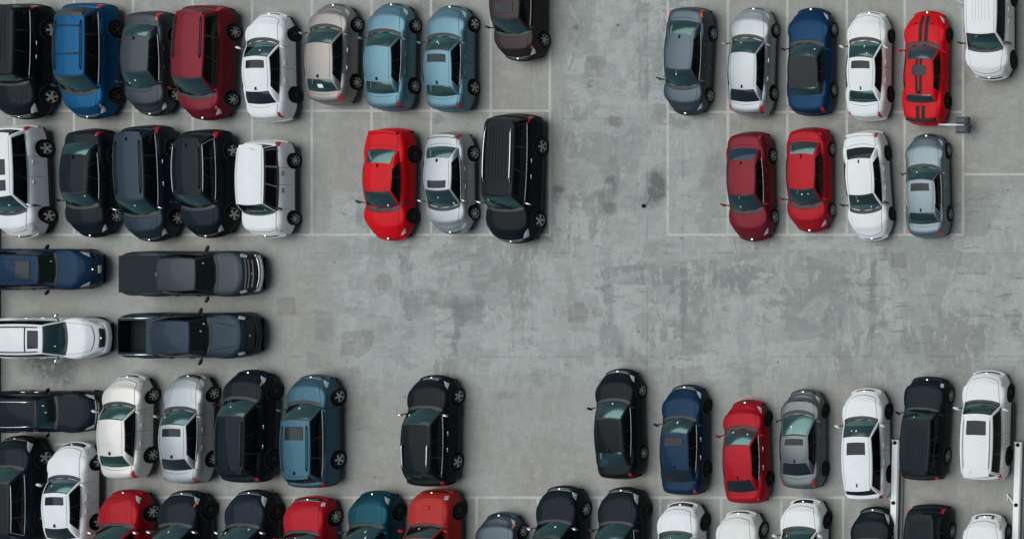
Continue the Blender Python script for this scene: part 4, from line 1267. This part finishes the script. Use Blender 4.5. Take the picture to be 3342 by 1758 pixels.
    ('suv', 'suv', 'suv', 'black2', 5.51, -12.2, 90, 4.85, 1.4, -1.37, 1.12, 0.34, -1.74, -2.22,
     {'rim': 2, 'grille': 'chrome', 'biglamp': 1, 'chrome': 2, 'mir': 'black'},
     'black suv with black mirrors, right one of two black suvs at the bottom edge'),
    ('suv', 'suv', 'suv', 'white', 8.16, -12.78, 90, 4.73, 1.48, -1.21, 1.24, 0.52, -1.67, -2.17,
     {'rim': 2, 'grille': 'chrome', 'crease': 1},
     'white suv with creased hood cut off by the bottom edge, right of two black suvs'),
    ('suv', 'suv', 'suv', 'offwhite', 10.78, -13.12, 90, 4.64, 1.44, -1.21, 1.19, 0.45, -1.62, -2.12,
     {'rim': 3, 'crease': 1},
     'off-white car under the red sedan with its hood cut off by the bottom edge'),
    ('suv', 'suv', 'suv', 'white', 13.66, -12.62, 90, 4.7, 1.41, -1.27, 1.28, 0.59, -1.66, -2.15,
     {'rim': 4, 'grille': 'black'},
     'white suv under the mid grey sedan, cut off by the bottom edge'),
    ('sedan', 'car', 'sedan', 'black2', 16.7, -13.09, 90, 4.82, 1.43, -1.32, 1.23, 0.49, -1.15, -1.87,
     {'rim': 2, 'grille': 'chrome', 'biglamp': 1},
     'black sedan at the bottom edge left of the white barrier, hood only'),
    ('suv', 'suv', 'jeep', 'black2', 19.25, -12.85, -90.9, 4.6, 1.6, -1.11, 0.8, 0.14, -2.0, -2.17,
     {'ribs': 1, 'rim': 3, 'cross': 1},
     'black suv with ribbed roof, tail up, cut off by the bottom edge'),
    ('suv', 'suv', 'suv', 'white', 21.79, -13.31, 90, 4.73, 1.51, -1.19, 1.25, 0.59, -1.66, -2.17,
     {'rim': 3, 'orange': 1, 'crease': 1, 'foglamps': 1},
     'white car with two round dark lamps in its bumper, in the bottom right corner'),
]

rnd = random.Random(7)
for c in CARS:
    make_vehicle(*c, rnd)

# ------------------------------------------------------------------ poles, posts, beams, lamp
M_WHT = simple('white painted steel', (.80, .82, .82), .45, 0, noise=.07, nscale=3)
M_GALV = simple('grey galvanised steel', (.30, .31, .32), .5, .4, noise=.2)
M_LAMPH = simple('slate lamp housing', (.04, .052, .065), .5, .2, noise=.15)
M_CONC2 = simple('pale cast concrete', (.42, .43, .43), .85, noise=.15, nscale=9, bump=.3)

def top(o, label, cat, group=None):
    o['label'] = label; o['category'] = cat
    if group: o['group'] = group
    return o

def beam(px0, py0, px1, py1, caps, label):
    (x0, y0), (x1, y1) = W2(px0, py0), W2(px1, py1)
    r = top(empty('metal_barrier', None, (x0, y0, 0), math.atan2(y1 - y0, x1 - x0)), label, 'barrier', 'long white steel barriers')
    L = math.hypot(x1 - x0, y1 - y0)
    rail = MB().box(-.12, L, -.14, .14, .34, .46, 0, .012)
    rail.box(-.10, L, -.155, -.115, .30, .40)
    rail.box(-.10, L, .115, .155, .30, .40)
    obj('rail', rail.mesh('rail', M_WHT), r)
    obj('base_strip', MB().box(-.10, L, .02, .24, .0, .12, 0, .01).mesh('base_strip', M_GALV), r)
    for d in caps:
        p = MB().disc(d, 0, 0, .50, .085, 0, 16)
        po = obj('post', p.mesh('post', M_GALV), r)
        obj('cap', MB().disc(d, 0, .50, .53, .085, 0, 16, .055).mesh('cap', M_WELL), po)
        a = Vector((d + .02, -.15, .30)); dirv = Vector((-.42, -.46, -.25))
        br = MB().tube([a, a + dirv * .5, a + dirv], .03, 0, 6)
        br.tube([a + dirv * .9 + Vector((0, -.0, 0)), a + dirv * .9 + Vector((.26, .0, -.02))], .02, 0, 5)
        obj('bracket', br.mesh('bracket', M_WHT), po)
    return r
beam(2938, 1438, 2926, 1900, (0, 2.70, 5.3), 'long white steel barrier partly hidden by the boxy black suv')
beam(3336, 1445, 3322, 1900, (0, 2.70, 5.3), 'long white steel barrier at the right edge beside the tall white suv')

x, y = W2(2103, 672)
r = top(empty('bollard', None, (x, y, 0)), 'short black capped post with a thin pale rod, beside a dark stain in the lane', 'post')
obj('post', MB().disc(0, 0, 0, .06, .085, 0, 16).mesh('post', M_GALV), r)
obj('cap', MB().disc(0, 0, .06, .09, .085, 0, 16, .07).mesh('cap', M_WELL), r)
obj('rod', MB().tube([(.06, .08, .05), (.20, .28, .05), (.28, .46, .04)], .011, 0, 5).tube([(.28, .46, .04), (.21, .44, .04)], .009, 0, 5).mesh('rod', M_CONC2), r)

x, y = W2(3160, 411)
r = top(empty('floodlight', None, (x, y, 0)), 'twin headed grey floodlight on a white arm, at the tail of the striped red coupe', 'light')
obj('post', MB().tube([(.10, 0, 0), (.10, 0, .62)], .05, 0, 10).mesh('post', M_GALV, True), r)
obj('arm', MB().tube([(-1.05, .02, .60), (.12, 0, .64)], .045, 0, 8).mesh('arm', M_WHT, True), r)
for s_ in (-1, 1):
    hb = MB(); c = s_ * .20
    n = 0
    hb.box(-.27, .30, c - .175, c + .175, .56, .72, 0, .03)
    hb.box(-.20, .24, c - .12, c + .12, .72, .75, 0, .03)
    h = obj('lamp_head', hb.mesh('lamp_head', M_LAMPH), r)
    obj('visor', MB().box(.28, .33, c - .15, c + .15, .50, .70, 0, .01).mesh('visor', M_BLK), h)

x, y = W2(3150, -20)
r = top(empty('round_footing', None, (x, y, 0)), 'round pale concrete footing at the top edge beside the white truck', 'footing')
obj('base', MB().disc(0, 0, 0, .10, .52, 0, 32, .49).mesh('base', M_CONC2), r)
obj('rim', MB().disc(0, 0, .10, .13, .40, 0, 32, .37).mesh('rim', M_CONC2), r)
obj('post', MB().tube([(0, 0, .1), (0, 0, .9)], .07, 0, 12).mesh('post', M_GALV, True), r)

w = obj('edge_wall', MB().box(-24.5, -23.16, -14, 3.5, 0, .9, 0, .03).mesh('edge_wall', simple('dark wall render', (.04, .042, .042), .9, noise=.3)))
top(w, 'low dark wall seen as a thin line along the left edge', 'wall')

# unseen high building added on the camera's side to shade the cars' right flanks
M_FAC = simple('brown grey facade', (.13, .125, .12), .8, noise=.12, nscale=.4)
M_FGL = simple('dark shade building glass', (.02, .025, .03), .15)
tw = top(empty('unseen_shade_building', None, (60.5, 2, 0)), 'unseen high grey block added on the right to shade the lot', 'building')
obj('facade', MB().box(-9, 9, -55, 55, 0, 60).mesh('facade', M_FAC), tw)
wi = MB()
for k in range(17):
    for j in range(36):
        wi.box(-9.06, -8.95, -53.6 + j * 3, -51.4 + j * 3, 1.6 + k * 3.4, 3.6 + k * 3.4)
o = obj('windows', wi.mesh('windows', M_FGL), tw); o['kind'] = 'stuff'
obj('parapet', MB().box(-9.1, 9.1, -55.1, 55.1, 60, 60.7).mesh('parapet', M_FAC), tw)
